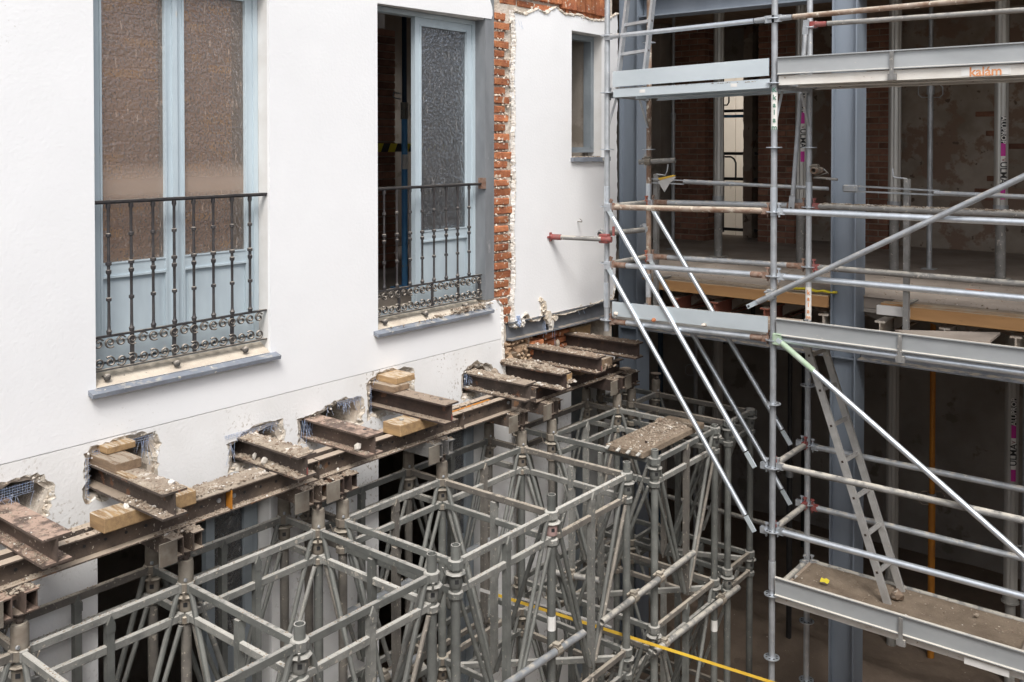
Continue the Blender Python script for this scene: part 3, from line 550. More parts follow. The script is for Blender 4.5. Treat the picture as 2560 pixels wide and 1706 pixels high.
a = crumbs(seq[:10], 30, 0.005, 0.016, None, 0.02, (5.01, 5.04)); mb1.add(a.v, a.f)
a = crumbs(seq[9:22], 45, 0.005, 0.016, None, 0.014, (4.985, 5.03)); mb1.add(a.v, a.f)
a = crumbs(seq[21:27], 60, 0.007, 0.02, None, 0.012, (5.0, 5.2)); mb1.add(a.v, a.f)
a = crumbs(seq[26:], 50, 0.005, 0.018, None, 0.014, (4.99, 5.03)); mb1.add(a.v, a.f)
o = put(mb1, 'crumbling_edge', 'broken', wall); o['kind'] = 'stuff'
o = put(mb2, 'render_flakes', 'rubble_w', wall); o['kind'] = 'stuff'
def ribbon(pts, wl, wr, y0, amp, m_, name='torn_edge', bulge=0.02):
    P = []
    for a, b in zip(pts, pts[1:]):
        k = max(1, int(math.dist(a, b) / 0.011))
        for i in range(k): P.append((a[0] + (b[0] - a[0]) * i / k, a[1] + (b[1] - a[1]) * i / k))
    P.append(pts[-1]); vs = []; m2 = 6
    for i, p in enumerate(P):
        q = P[min(i + 1, len(P) - 1)]; r_ = P[max(i - 1, 0)]; d = Vector((q[0] - r_[0], q[1] - r_[1])).normalized(); nn = Vector((-d.y, d.x))
        wob = 0.7 + 0.5 * noise.noise(Vector((p[0] * 17, p[1] * 17, 9))) + 0.3 * noise.noise(Vector((p[0] * 50, p[1] * 50, 3)))
        for k in range(m2 + 1):
            f_ = k / m2; off = (-wl + (wl + wr) * f_) * wob; x = p[0] + nn.x * off; z = p[1] + nn.y * off
            h_ = math.sin(math.pi * f_) * bulge + (noise.noise(Vector((x * 45, z * 45, 1))) + 0.6 * noise.noise(Vector((x * 110, z * 110, 6)))) * amp * (0.3 + math.sin(math.pi * f_))
            vs.append((x, y0 - h_ + (0.012 if k in (0, m2) else 0), z))
    mb = MB(); n_ = m2 + 1; mb.add(vs, [(i * n_ + k, i * n_ + k + 1, (i + 1) * n_ + k + 1, (i + 1) * n_ + k) for i in range(len(P) - 1) for k in range(m2)])
    return put(mb, name, m_, wall)
ribbon([(p[0] + 0.008, p[1]) for p in seq[:10]], 0.030, 0.020, 4.994, 0.010, 'torn_white')
ribbon([(6.04, -1.285), (6.10, -1.34), (6.115, -1.5), (6.11, -1.62), (6.125, -1.78), (6.14, -1.93)], 0.022, 0.02, 5.004, 0.008, 'torn_white')
ribbon(seq[9:22], 0.022, 0.016, 4.992, 0.010, 'rim')
ribbon(seq[26:] + [seq[0]], 0.026, 0.020, 4.994, 0.012, 'rim')
# larger hanging pieces under the small window
for k, (x, z, sx, sz, m_) in enumerate(((6.66, -1.42, 0.05, 0.055, 'broken'), (6.72, -1.52, 0.05, 0.06, 'broken'), (6.76, -1.60, 0.025, 0.05, 'rubble_w'), (6.36, -1.52, 0.035, 0.04, 'rubble_w'), (6.30, -1.50, 0.02, 0.05, 'blue_mesh'), (6.81, -1.545, 0.05, 0.025, 'broken'), (6.62, -1.36, 0.03, 0.025, 'broken'))):
    mb = MB()
    mb = slab(jag([(x - sx * .7, z - sz * .3), (x, z - sz), (x + sx * .8, z - sz * .2), (x + sx * .5, z + sz * .8), (x - sx * .6, z + sz)], 0.014, 0.007), [], 4.965 - 0.008 * (k % 3), 4.992 + 0.006 * (k % 2))
    for q in range(9): mb.rock((x + rnd.gauss(0, sx * 0.5), 4.975 + rnd.uniform(-0.02, 0.02), z + rnd.gauss(0, sz * 0.5)), 0.011 * rnd.uniform(0.5, 1.3), 1)
    put(mb, 'hanging_render_piece', m_, wall)
mb = MB()                                                           # crumbs and render lumps lying in front of the lower edge
# blue reinforcing mesh hanging out of the holes
fib = MB()
def strands(x0, x1, z, n, ln, spread=0.02, y0=4.99):
    for _ in range(int(n * 0.45)):
        x = rnd.uniform(x0, x1); l = ln * rnd.uniform(0.4, 1.1); p = [Vector((x, y0, z + rnd.uniform(-0.01, 0.01)))]
        dx, dy = rnd.gauss(0, spread), rnd.uniform(-0.03, 0.015)
        for k in range(1, 4): p.append(p[0] + Vector((dx * k / 3, dy * (k / 3) ** 2, -l * k / 3)))
        fib.path(p, 0.0009, 3)
def grid(x0, x1, z0, z1, s=0.008, y=4.995):
    s = s * 1.6
    x = x0
    while x < x1: fib.bar((x, y, z0 + rnd.uniform(0, 0.012)), (x + rnd.uniform(-0.004, 0.004), y, z1), 0.0011, 0.0011); x += s
    z = z0
    while z < z1: fib.bar((x0, y, z), (x1 + rnd.uniform(-0.01, 0.01), y, z + rnd.uniform(-0.003, 0.003)), 0.0011, 0.0011); z += s
strands(2.80, 2.92, -1.68, 26, 0.13); grid(2.52, 2.545, -1.92, -1.70); grid(2.56, 2.72, -1.69, -1.665); grid(2.80, 2.92, -1.69, -1.66)
strands(2.05, 2.25, -1.79, 26, 0.07); grid(2.06, 2.24, -1.80, -1.74)
strands(3.45, 3.80, -1.81, 60, 0.035); grid(3.40, 3.80, -1.815, -1.79, 0.007); strands(3.43, 3.47, -1.84, 12, 0.12)
strands(4.20, 4.52, -1.79, 50, 0.07); strands(3.99, 4.10, -1.83, 46, 0.16, 0.035); grid(4.30, 4.52, -1.80, -1.77)
strands(4.62, 4.80, -1.68, 30, 0.04); grid(4.605, 4.625, -1.93, -1.72)
strands(5.62, 5.75, -1.83, 40, 0.10, 0.02); strands(6.66, 6.74, -1.55, 14, 0.15); strands(6.78, 6.84, -1.60, 5, 0.22, 0.004, 4.97); strands(7.2, 7.35, -1.50, 5, 0.10, 0.003)
strands(6.25, 6.36, 1.12, 30, 0.16)
o = put(fib, 'torn_fibre_mesh', 'blue_mesh', wall); o['kind'] = 'stuff'
cw = thing('courtyard_wall', 'plain rendered courtyard walls, unseen behind the viewer, sized for the light', 'wall', (4, -3.6, GZ))
put(MB().box(-3.2, 14, -3.9, -3.6, GZ, 1.2), 'side_wall', 'reveal', cw); put(MB().box(-3.5, -3.2, -3.9, 5.0, GZ, 0.6), 'end_wall', 'reveal', cw)  # unseen walls added to cut skylight low down, heights trimmed for brightness
# exposed brickwork: upright strip beside the steel post
cache = {}
def brick_at(x0, x1, z0, z1, y=5.008, d=0.10, m_='brick'):
    k = (round(x1 - x0, 2), round(z1 - z0, 3), m_)
    if k not in cache: cache[k] = [shared(MB().cbox(-(x1 - x0) / 2, (x1 - x0) / 2, -d / 2, d / 2, -(z1 - z0) / 2, (z1 - z0) / 2, 0.006, 0.004), 'brick', m_) for _ in range(3)]
    inst(rnd.choice(cache[k]), 'brick', wall, ((x0 + x1) / 2, y + d / 2 + rnd.uniform(-0.014, 0.010), (z0 + z1) / 2), rnd.uniform(-0.07, 0.07))
z = -1.50
while z < 1.12:
    w_ = 0.18 if z < 0 else 0.14
    brick_at(6.015, 6.015 + w_ + (0.05 if int((z + 2) / 0.075) % 2 else 0), z, z + 0.056); z += 0.0775
# mortar beds squeezed out between those bricks
mb = MB(); z = -1.50
while z < 1.12:
    for _ in range(8): mb.rock((rnd.uniform(6.02, 6.22), 5.006 + rnd.uniform(-0.006, 0.012), z - 0.01 + rnd.gauss(0, 0.006)), rnd.uniform(0.005, 0.015), 0.7)
    z += 0.0775
o = put(mb, 'squeezed_mortar', 'broken', wall); o['kind'] = 'stuff'
x = 6.02                                                            # soldier course over the small window
for r in range(22):
    z0 = 1.235 - 0.0 * r
    brick_at(x, x + 0.066, 1.30 - (0.05 if x > 6.9 else 0.02), 1.52, 4.985); x += 0.078
x = 6.1
for r in range(7): brick_at(x, x + 0.22, 1.20, 1.255, 5.01); x += 0.235
# pocket under the grey beam
for (x0, x1, n_, y) in ((6.52, 6.69, 3, 4.995), (6.86, 7.25, 4, 5.10)):
    for r in range(n_):
        zz = -1.90 + r * 0.066
        xx = x0
        while xx < x1 - 0.03: brick_at(xx, min(xx + 0.18, x1), zz, zz + 0.054, y); xx += 0.192
put(MB().cbox(7.22, 7.52, 5.05, 5.2, -1.83, -1.70, 0.01, 0.006), 'timber_block', 'pine', wall)
put(MB().cbox(6.17, 6.56, 5.02, 5.4, -1.86, -1.77, 0.02, 0.012), 'timber_block', 'oldwood', wall)
mb = MB(); vs = []; nx_, nz_ = 34, 20
for i in range(nx_ + 1):
    for j in range(nz_ + 1):
        x = 6.11 + 0.42 * i / nx_; z = -1.90 + 0.235 * j / nz_
        h = noise.noise(Vector((x * 11, z * 11, 1))) * 0.05 + noise.noise(Vector((x * 35, z * 35, 4))) * 0.018
        vs.append((x, 5.05 - h - (0.03 if 0.35 < j / nz_ < 0.8 else 0), z))
mb.add(vs, [(i * (nz_ + 1) + j, (i + 1) * (nz_ + 1) + j, (i + 1) * (nz_ + 1) + j + 1, i * (nz_ + 1) + j + 1) for i in range(nx_) for j in range(nz_)])
for _ in range(70): mb.rock((rnd.uniform(6.12, 6.52), rnd.uniform(4.99, 5.03), rnd.choice((-1.675, -1.69, rnd.uniform(-1.9, -1.67)))), rnd.uniform(0.006, 0.022), 0.8)
o = put(mb, 'crumbling_masonry', 'mason', wall); o['kind'] = 'stuff'
put(MB().box(6.17, 7.83, 5.40, 5.42, -1.95, -1.48), 'pocket_back', 'wall_dk', wall)
# steel post in the jamb and grey beam in the wall foot
put(MB().ibeam((5.955, 5.006, -1.27), (5.955, 5.006, 1.6), 0.20, 0.11, 0.01, 0.012, up=(0, 1, 0)), 'steel_post', 'post', wall)
put(MB().box(5.898, 5.9005, 5.012, 5.19, -1.27, 1.6), 'post_web_plate', 'post', wall)
put(MB().ibeam((6.20, 5.035, -1.655), (7.86, 5.035, -1.665), 0.16, 0.13, 0.01, 0.012), 'steel_beam', 'beamgrey', wall)

# sills
def sill(x0, x1):
    s_ = put(MB().prism([(4.950, -1.374), (5.0, -1.360), (5.0, -1.334), (4.945, -1.350)], (x0 - 0.045, 0, 0), (0, 1, 0), (0, 0, 1), (x1 - x0 + 0.09, 0, 0)), 'sill', 'slate', wall)
    put(MB().prism([(5.0, -1.36), (5.42, -1.33), (5.42, -1.27), (5.105, -1.275), (5.0, -1.331)], (x0 + 0.002, 0, 0), (0, 1, 0), (0, 0, 1), (x1 - x0 - 0.004, 0, 0)), 'sill_bed', 'sill_dust', s_)
sill(W1[0], W1[1]); sill(W2[0], W2[1])
s_ = put(slab(jag(rect(7.085, 7.72, -0.145, -0.105), 0.05, 0.005), [], 4.955, 5.12), 'sill', 'slate', wall)
mb = MB()
for _ in range(60): mb.rock((rnd.uniform(7.11, 7.65), rnd.uniform(4.97, 5.1), -0.102), rnd.uniform(0.005, 0.016), 0.6)
o = put(mb, 'sill_crumbs', 'rubble', s_); o['kind'] = 'stuff'

# windows
def rail_frame(x0, x1, z0, z1, t, y0, y1, mb=None, tb=None):
    mb = mb or MB(); tb = tb or t
    mb.box(x0, x0 + t, y0, y1, z0, z1).box(x1 - t, x1, y0, y1, z0, z1).box(x0 + t, x1 - t, y0, y1, z1 - t, z1).box(x0 + t, x1 - t, y0, y1, z0, z0 + tb); return mb
def french(x0, x1, z0, z1, leaves, pane, closed=True):
    w_ = put(rail_frame(x0, x1, z0, z1, 0.035, 5.115, 5.19), 'french_window', 'frame', wall)
    for a, b in leaves:
        yb = 5.128
        mb = MB(); t = 0.062
        mb.box(a, a + t, yb, yb + 0.045, z0 + 0.05, z1 - 0.035).box(b - t, b, yb, yb + 0.045, z0 + 0.05, z1 - 0.035)
        mb.box(a + t, b - t, yb, yb + 0.045, z1 - 0.10, z1 - 0.035).box(a + t, b - t, yb, yb + 0.045, -0.745, -0.665).box(a + t, b - t, yb, yb + 0.045, z0 + 0.05, z0 + 0.17)
        # mouldings
        mb.box(a + t - 0.012, a + t, yb - 0.008, yb, z0 + 0.15, z1 - 0.09).box(b - t, b - t + 0.012, yb - 0.008, yb, z0 + 0.15, z1 - 0.09)
        mb.box(a + t, b - t, yb - 0.010, yb, -0.752, -0.740).box(a + t, b - t, yb - 0.006, yb, -0.672, -0.662).box(a + t, b - t, yb - 0.008, yb, z0 + 0.165, z0 + 0.178)
        put(mb, 'casement', 'frame', w_)
        put(MB().box(a + t, b - t, yb + 0.014, yb + 0.03, z0 + 0.17, -0.745).box(a + t + 0.03, b - t - 0.03, yb + 0.008, yb + 0.014, z0 + 0.20, -0.775), 'panel', 'frame', w_)
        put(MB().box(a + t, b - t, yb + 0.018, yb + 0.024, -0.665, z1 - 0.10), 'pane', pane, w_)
    return w_
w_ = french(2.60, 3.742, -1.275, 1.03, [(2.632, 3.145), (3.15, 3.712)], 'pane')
put(MB().box(3.13, 3.162, 5.112, 5.128, -1.2, 0.99), 'cover_strip', 'frame', w_)
w_ = french(4.70, 5.898, -1.275, 1.035, [(5.205, 5.862)], 'pane2')
put(MB().box(4.735, 4.78, 5.20, 5.66, -1.22, 1.0), 'open_casement', 'frame', w_, 'open casement folded back into the dark room')
# brick infill close behind the left window's glass
for (xa, xb) in ((2.62, 3.085), (3.185, 3.60)):
    inf = put(MB().box(xa, xb, 5.197, 5.34, -1.3, 1.3), 'brick_infill', 'infill', wall)
    r = 0; z = -1.25
    while z < 1.25:
        x = xa - (0.12 if r % 2 else 0.0)
        while x < xb:
            a, b = max(x, xa), min(x + 0.235, xb)
            if b - a > 0.03:
                k = ('inf', round(b - a, 2))
                if k not in mesh_cache: mesh_cache[k] = shared(MB().cbox(-(b - a) / 2, (b - a) / 2, -0.02, 0.02, -0.025, 0.025, 0.004), 'brick', 'infill')
                inst(mesh_cache[k], 'brick', inf, ((a + b) / 2, 5.213 + rnd.uniform(-0.003, 0.003), z))
            x += 0.245
        z += 0.062; r += 1
# small window
w_ = put(rail_frame(7.12, 7.652, -0.06, 1.06, 0.05, 5.11, 5.18), 'small_window', 'frame_dk', wall)
put(MB().box(7.585, 7.60, 5.10, 5.185, -0.01, 1.01), 'rebate', 'frame_dk', w_)
put(MB().box(7.60, 7.6545, 5.182, 5.43, -0.10, 1.06).box(7.2, 7.6, 5.9, 6.0, -1.3, 1.9).box(7.6, 7.84, 5.44, 6.0, -1.3, 1.9), 'inner_lining', 'wall_dk', w_)
# ground-floor doors behind the shoring
for (x0, x1, z0, z1) in gf[:2]:
    d_ = put(rail_frame(x0 + 0.01, x1 - 0.01, z0 + 0.02, z1 - 0.01, 0.05, 5.13, 5.19), 'door_frame', 'frame_dk', wall)
    put(MB().box(x1 - 0.40, x1 - 0.34, 5.12, 5.17, z0 + 0.05, z1 - 0.06).box(x1 - 0.12, x1 - 0.06, 5.12, 5.17, z0 + 0.05, z1 - 0.06).box(x1 - 0.34, x1 - 0.12, 5.135, 5.155, z0 + 0.05, z1 - 1.0), 'door_leaf', 'frame_dk', d_)
    put(MB().box(x1 - 0.34, x1 - 0.12, 5.143, 5.149, z1 - 1.0, z1 - 0.06), 'pane', 'pane2', d_)
put(MB().box(7.14, 7.68, 5.2, 5.24, GZ, -2.21), 'door_leaf', 'frame_dk', wall)

# balcony railings
scroll = MB()
pts = []
for k in range(22):
    a = k / 21 * 2.6 * math.pi; rr = 0.031 - 0.0225 * k / 21
    pts.append((rr * math.cos(a), 0, rr * math.sin(a)))
scroll.path(pts, 0.0048, 5, 0.011)
scroll_me = shared(scroll, 'scroll', 'iron_dusty')
bal = MB()
prof = [(0, .012), (.02, .016), (.03, .010), (.05, .0085), (.185, .0078), (.19, .015), (.205, .015), (.21, .0078), (.335, .0085), (.345, .015), (.36, .015), (.365, .009), (.385, .009), (.39, .017), (.405, .017), (.41, .0085), (.545, .0078), (.55, .0145), (.565, .0145), (.57, .0078), (.70, .0085), (.715, .014), (.737, .012)]
bal.lathe((0, 0, 0), prof, 10)
bal_me = shared(bal, 'baluster', 'iron')
boss_me = shared(MB().lathe((0, -0.035, 0), [(0, 0.006), (0.004, 0.016), (0.014, 0.022), (0.024, 0.018), (0.03, 0.008), (0.06, 0.007)], 12, 'y'), 'boss', 'iron_dusty')
def railing(x0, x1, xs, Y=5.04, bosses=(2.66, 3.09, 3.57), posts=(2.82, 3.085, 3.22, 3.485)):
    r_ = put(MB().bar((x0, Y, -0.308), (x1, Y, -0.306), 0.036, 0.012).bar((x0, Y, -0.318), (x1, Y, -0.316), 0.018, 0.010), 'balcony_railing', 'iron', wall)
    put(MB().bar((x0, Y, -1.062), (x1, Y, -1.060), 0.020, 0.012), 'rail', 'iron', r_)
    put(MB().bar((x0, Y, -1.248), (x1, Y, -1.246), 0.022, 0.010), 'rail', 'iron_dusty', r_)
    for x in xs: inst(bal_me, 'baluster', r_, (x, Y, -1.055))
    for x in posts: inst(shared(MB().bar((0, 0, 0), (0, 0, 0.18), 0.010, 0.022), 'post', 'iron'), 'post', r_, (x, Y, -1.243))
    k = 0; x = x0 + 0.035
    while x < x1 - 0.02:
        for zz, ph in ((-1.10, 0), (-1.208, math.pi)):
            o = inst(scroll_me, 'scroll', r_, (x, Y, zz)); o.rotation_euler = (0, ph + (0.9 if k % 2 else -0.6), 0)
            o.scale = (1, 1, -1 if k % 2 else 1)
        x += 0.0665; k += 1
    for x in bosses: inst(boss_me, 'boss', r_, (x, Y - 0.0, -1.288))
railing(2.587, 3.742, [2.683, 2.818, 2.953, 3.089, 3.219, 3.354, 3.488, 3.621])
railing(4.692, 5.885, [4.79, 4.92, 5.057, 5.19, 5.32, 5.46, 5.594, 5.733], bosses=(4.78, 5.21, 5.68), posts=(4.94, 5.30, 5.60, 5.86))
put(MB().box(5.87, 5.90, 5.0, 5.06, -0.35, -0.26), 'railing_lug', 'rustcap', wall)
rubble('sill_rubble', 'crumbled mortar lying on the sill of the open french window', [(5.2, 5.88, 4.96, 5.1, -1.325, 160), (4.8, 5.2, 4.96, 5.1, -1.33, 14), (5.5, 5.95, 4.955, 5.03, -1.30, 90)], 'rubble', smin=0.006, smax=0.028)

# blue prop and hazard tape in the dark room
p = thing('steel_prop', 'worn blue steel prop inside the open french window', 'prop', (6.40, 6.45, -1.36))
put(MB().tube((6.40, 6.45, -1.35), (6.40, 6.45, 0.36), 0.03), 'outer_tube', 'blue', p)
put(MB().tube((6.40, 6.45, 0.36), (6.40, 6.45, 1.88), 0.024), 'inner_tube', 'blue_d', p)
put(MB().tube((6.40, 6.45, 0.26), (6.40, 6.45, 0.42), 0.038).bar((6.36, 6.40, 0.28), (6.36, 6.40, 0.40), 0.012, 0.012).bar((6.42, 6.39, 0.28), (6.42, 6.39, 0.40), 0.012, 0.012), 'collar', 'tower_w', p)
put(MB().path([(6.36, 6.46, 0.45), (6.28, 6.46, 0.46), (6.25, 6.45, 0.48), (6.26, 6.45, 0.51), (6.34, 6.44, 0.50)], 0.006), 'pin', 'galv', p)
put(MB().box(6.30, 6.50, 6.35, 6.55, -1.36, -1.35), 'base_plate', 'blue', p)
put(MB().tube((6.40, 6.447, -0.22), (6.40, 6.447, -0.08), 0.0305), 'sticker', 'label', p)
tp = thing('hazard_tape', 'black and yellow hazard tape strung across the dark room', 'tape', (6.5, 7.2, 0.0))
for k in range(26):
    xx = 5.6 + k * 0.10
    put(MB().prism([(0, 0), (0.10, 0), (0.14, 0.09), (0.04, 0.09)], (xx, 7.2, -0.06), (1, 0, 0), (0, 0, 1), (0, 0.002, 0)), 'stripe', 'yellow' if k % 2 else 'black', tp)
pier(6.9, 7.4, 7.6, 8.38, -1.36, 1.3, 'dark brick pier deep in the room behind the open window')

# ------------------------------------------------------------------ steel columns and beams of the gutted building
def column(y, label):
    t = thing('steel_column', label, 'column', (8.52, y, GZ), 'steel columns of the gutted building')
    h, b = 0.225, 0.25
    put(MB().ibeam((8.40, y, GZ), (8.40, y, 1.6), b, h, 0.010, 0.012, up=(1, 0, 0)) if False else
        MB().box(8.40, 8.40 + b, y - h / 2, y - h / 2 + 0.013, GZ, 3).box(8.40, 8.40 + b, y + h / 2 - 0.013, y + h / 2, GZ, 3).box(8.46, 8.47, y - h / 2 + 0.013, y + h / 2 - 0.013, GZ, 3), 'shaft', 'column', t)
    for z in (-1.20, -1.68, -1.905): put(MB().box(8.405, 8.64, y - h / 2 + 0.014, y + h / 2 - 0.014, z, z + 0.012), 'stiffener', 'column', t)
    return t
column(2.935, 'tall blue-grey steel column in the middle of the gutted facade')
column(5.18, 'tall blue-grey steel column at the corner of the white wall')
column(0.69, 'blue-grey steel column at the near end of the gutted facade')
for (y0, y1, lab) in ((3.06, 5.06, 'between the corner column and the middle column'), (0.81, 2.81, 'right of the middle column')):
    for z, h, which in ((-1.905, 0.225, 'lower'), (1.33, 0.22, 'upper')):
        t = thing('edge_beam', f'{which} blue-grey steel edge beam {lab}', 'beam', (8.52, y0, z))
        put(MB().ibeam((8.52, y0, z), (8.52, y1, z), h, 0.22, 0.010, 0.014), 'beam', 'beamgrey' if which == 'lower' else 'column', t)

# upper floor joists, vault fill, and edge boards
fl = thing('floor_edge', 'broken edge of the upper floor with orange boards over reddish joist ends', 'floor', (9, 3, -1.7))
ys = [4.62, 4.19, 3.66, 3.11, 2.60, 2.08, 1.54, 1.02, 0.5]
jm = [shared(MB().ibeam((-0.0, 0, 0), (4.9, 0, 0), 0.155, 0.085, 0.012, 0.014), 'joist', m_) for m_ in ('primer', 'primer', 'primer', 'oldwood')]
jd = shared(MB().ibeam((-0.0, 0, 0), (4.9, 0, 0), 0.155, 0.085, 0.012, 0.014), 'joist', 'mortar')
for i, y in enumerate(ys): inst(jm[0] if i < 3 else jd, 'joist', fl, (8.36 + (0.03 if i % 2 else 0), y, -1.678))
for a, b in zip(ys, ys[1:]):
    mb = MB(); k = 8
    P = [(b + 0.02 + (a - b - 0.04) * q / k, -1.64 + 0.10 * math.sin(math.pi * q / k) + rnd.uniform(-.008, .008)) for q in range(k + 1)] + [(a - 0.02, -1.501), (b + 0.02, -1.501)]
    mb.prism(P, (8.70 + rnd.uniform(-.03, .05), 0, 0), (0, 1, 0), (0, 0, 1), (4.55, 0, 0)); put(mb, 'vault', 'wall_in', fl)
put(MB().cbox(8.335, 8.375, 3.05, 4.88, -1.452, -1.345, 0.004), 'edge_board', 'form', fl)
put(MB().cbox(8.335, 8.375, 0.3, 2.36, -1.475, -1.365, 0.004), 'edge_board', 'form', fl)
put(MB().cbox(8.33, 8.378, 2.34, 2.62, -1.46, -1.38, 0.004), 'edge_board', 'reveal', fl, 'short white-painted board end')
for k, (a, b) in enumerate(((8.38, 8.50), (8.505, 8.62))):
    put(MB().cbox(a, b, 3.06, 5.0, -1.372 + 0.001 * k, -1.347 + 0.002 * k, 0.003), 'deck_board', 'oldwood', fl)
    put(MB().cbox(a, b, 0.3, 2.60 - 0.05 * k, -1.388, -1.362, 0.003), 'deck_board', 'form' if k == 0 else 'oldwood', fl)
dd = heap(8.6, 9.9, 0.4, 5.0, -1.36, 0.035, 30, 90, 2); o = solo(dd, 'floor_dust', 'conc', 'fine dust and grit spread over the upper floor edge', 'dust', kind='stuff')
rubble('floor_grit', 'loose grit scattered along the upper floor edge', [(8.5, 9.9, 0.6, 5.0, -1.345, 700)], 'rubble', smin=0.004, smax=0.018)
b_ = MB().prism([(7.64, 2.256), (8.04, 1.588), (7.62, 1.576), (7.45, 2.05)], (0, 0, -1.462), (1, 0, 0), (0, 1, 0), (0, 0, 0.018)); solo(b_, 'loose_board', 'conc', 'grey loose board lying askew between scaffold and floor edge', 'board')
# guard-rail posts clamped on the floor edge
for y, z0, z1, lab in ((2.345, -1.80, -0.275, 'dusty guard post with crank on the floor edge right of the middle column'), (4.75, -1.62, -0.28, 'grey guard post with crank beside the corner column')):
    t = thing('guard_post', lab, 'guard post', (8.2, y, z0))
    put(MB().bar((8.24, y, z0), (8.24, y, z1), 0.045, 0.045), 'upright', 'dirty', t)
    put(MB().path([(8.24, y, z1 + 0.0), (8.24, y + 0.10, z1 + 0.01), (8.24, y + 0.115, z1 + 0.02), (8.24, y + 0.12, z1 + 0.09)] if y < 3 else [(8.24, y, z1), (8.24, y - 0.10, z1 - 0.01), (8.24, y - 0.12, z1 + 0.03), (8.24, y - 0.13, z1 + 0.10)], 0.007), 'crank', 'galv', t)
    put(MB().bar((8.27, y, -1.33), (8.52, y, -1.33), 0.04, 0.012), 'clamp', 'dirty', t)
t = thing('guard_rail', 'grey telescopic guard rail between corner column and middle column', 'guard rail', (8.2, 4, -0.35))
put(MB().tube((8.2, 4.42, -0.345), (8.2, 3.0, -0.375), 0.017), 'tube', 'galv', t)
put(MB().tube((8.2, 4.42, -0.345), (8.2, 3.9, -0.356), 0.022), 'sleeve', 'galv', t)
put(MB().bar((8.2, 4.78, -0.325), (8.2, 4.42, -0.335), 0.01, 0.012).bar((8.2, 4.78, -0.365), (8.2, 4.42, -0.37), 0.01, 0.012), 'slotted_end', 'galv', t)
t = thing('guard_rail', 'upper slotted guard rail right of the middle column', 'guard rail', (8.2, 2, -0.35))
put(MB().tube((8.2, 2.12, -0.385), (8.2, 0.4, -0.41), 0.020), 'tube', 'galv', t)
put(MB().bar((8.2, 2.78, -0.345), (8.2, 2.08, -0.365), 0.012, 0.014).bar((8.2, 2.78, -0.39), (8.2, 2.08, -0.40), 0.012, 0.014), 'slotted_end', 'galv', t)
put(MB().cbox(8.18, 8.22, 2.74, 2.87, -0.40, -0.335, 0.01), 'flattened_tip', 'galv', t)
t = thing('guard_rail', 'lower dusty guard rail low over the floor edge right of middle column', 'guard rail', (8.2, 2, -1.2))
put(MB().tube((8.2, 2.80, -1.19), (8.2, 0.4, -1.20), 0.016), 'tube', 'dirty', t)
t = thing('guard_rail', 'low dusty guard rail behind the bay next to the corner column', 'guard rail', (8.2, 4, -1.2))
put(MB().tube((8.25, 4.75, -1.21), (8.25, 3.05, -1.21), 0.014), 'tube', 'dirty', t)

# ------------------------------------------------------------------ props
def finned(x, y, z0, z1, r, m_, parent):
    n = 24; P = [((r if k % 4 else r * 0.9) * math.cos(2 * math.pi * k / n), (r if k % 4 else r * 0.9) * math.sin(2 * math.pi * k / n)) for k in range(n)]
    mb = MB(); mb.prism(P, (x, y, z0), (1, 0, 0), (0, 1, 0), (0, 0, z1 - z0)); return put(mb, 'outer_tube', m_, parent)
def lab_patch(x, y, z0, z1, r, m_, parent, name='label', a0=None, w=0.34):
    a0 = math.atan2(-y, -x) if a0 is None else a0
    mb = MB(); k = 5; vs = []
    for i in range(k + 1):
        a = a0 - w + 2 * w * i / k
        for z in (z0, z1): vs.append((x + math.cos(a) * (r + 0.002), y + math.sin(a) * (r + 0.002), z))
    mb.add(vs, [(2 * i, 2 * i + 1, 2 * i + 3, 2 * i + 2) for i in range(k)], True); return put(mb, name, m_, parent)
def vtext(txt, size, m_, x, y, z, r, parent, a=None, up=-1):
    a = math.atan2(-y, -x) if a is None else a
    n_ = Vector((math.cos(a), math.sin(a), 0)); o = Vector((x, y, z)) + n_ * (r + 0.004)
    u = Vector((0, 0, up)); v = n_.cross(u)          # text runs vertically
    return text_mesh(txt, size, m_, o, u, v, 'lettering', parent)
def alu_prop(x, y, z0, z1, zj, label, m_='alu', stick=None, r=0.066, group='round aluminium props under the ceilings', flip=-1):
    t = thing('aluminium_prop', label, 'prop', (x, y, z0), group)
    finned(x, y, zj, z1 - 0.02, r, m_, t)
    put(MB().tube((x, y, z0 + 0.01), (x, y, zj), r * 0.76, 16), 'inner_tube', m_ if m_ == 'alu_low' else 'dirty', t)
    put(MB().box(x - 0.09, x + 0.09, y - 0.09, y + 0.09, z0, z0 + 0.01), 'base_plate', 'dirty', t)
    put(MB().box(x - 0.09, x + 0.09, y - 0.09, y + 0.09, z1 - 0.02, z1), 'head_plate', 'dirty', t)
    put(MB().tube((x, y, zj - 0.035), (x, y, zj + 0.03), r * 1.10, 16).tube((x, y, zj - 0.05), (x, y, zj - 0.035), r * 1.3, 12), 'adjusting_nut', 'galv' if m_ == 'alu' else m_, t)
    if stick:
        s0 = stick; aa = math.atan2(-y, -x) + 0.28
        lab_patch(x, y, s0 - 0.27, s0, r, 'ink', t, a0=aa); lab_patch(x, y, s0 - 0.40, s0 - 0.27, r, 'magenta', t, a0=aa)
        lab_patch(x, y, s0 - 0.72, s0 - 0.40, r, 'label', t, a0=aa); lab_patch(x, y, s0 - 0.84, s0 - 0.72, r, 'magenta', t, a0=aa)
        vtext('ALUPROP', 0.065, 'label', x, y, s0 - 0.135, r, t, aa, flip); vtext('ULMA', 0.085, 'ink', x, y, s0 - 0.57, r, t, aa, flip)
        vtext('V', 0.05, 'red', x, y, s0 - 0.44, r + 0.001, t, aa, flip)
    return t
PX = 10.6
alu_prop(PX, 5.24, -1.36, 1.70, -0.64, 'round aluminium prop just left of the back opening')
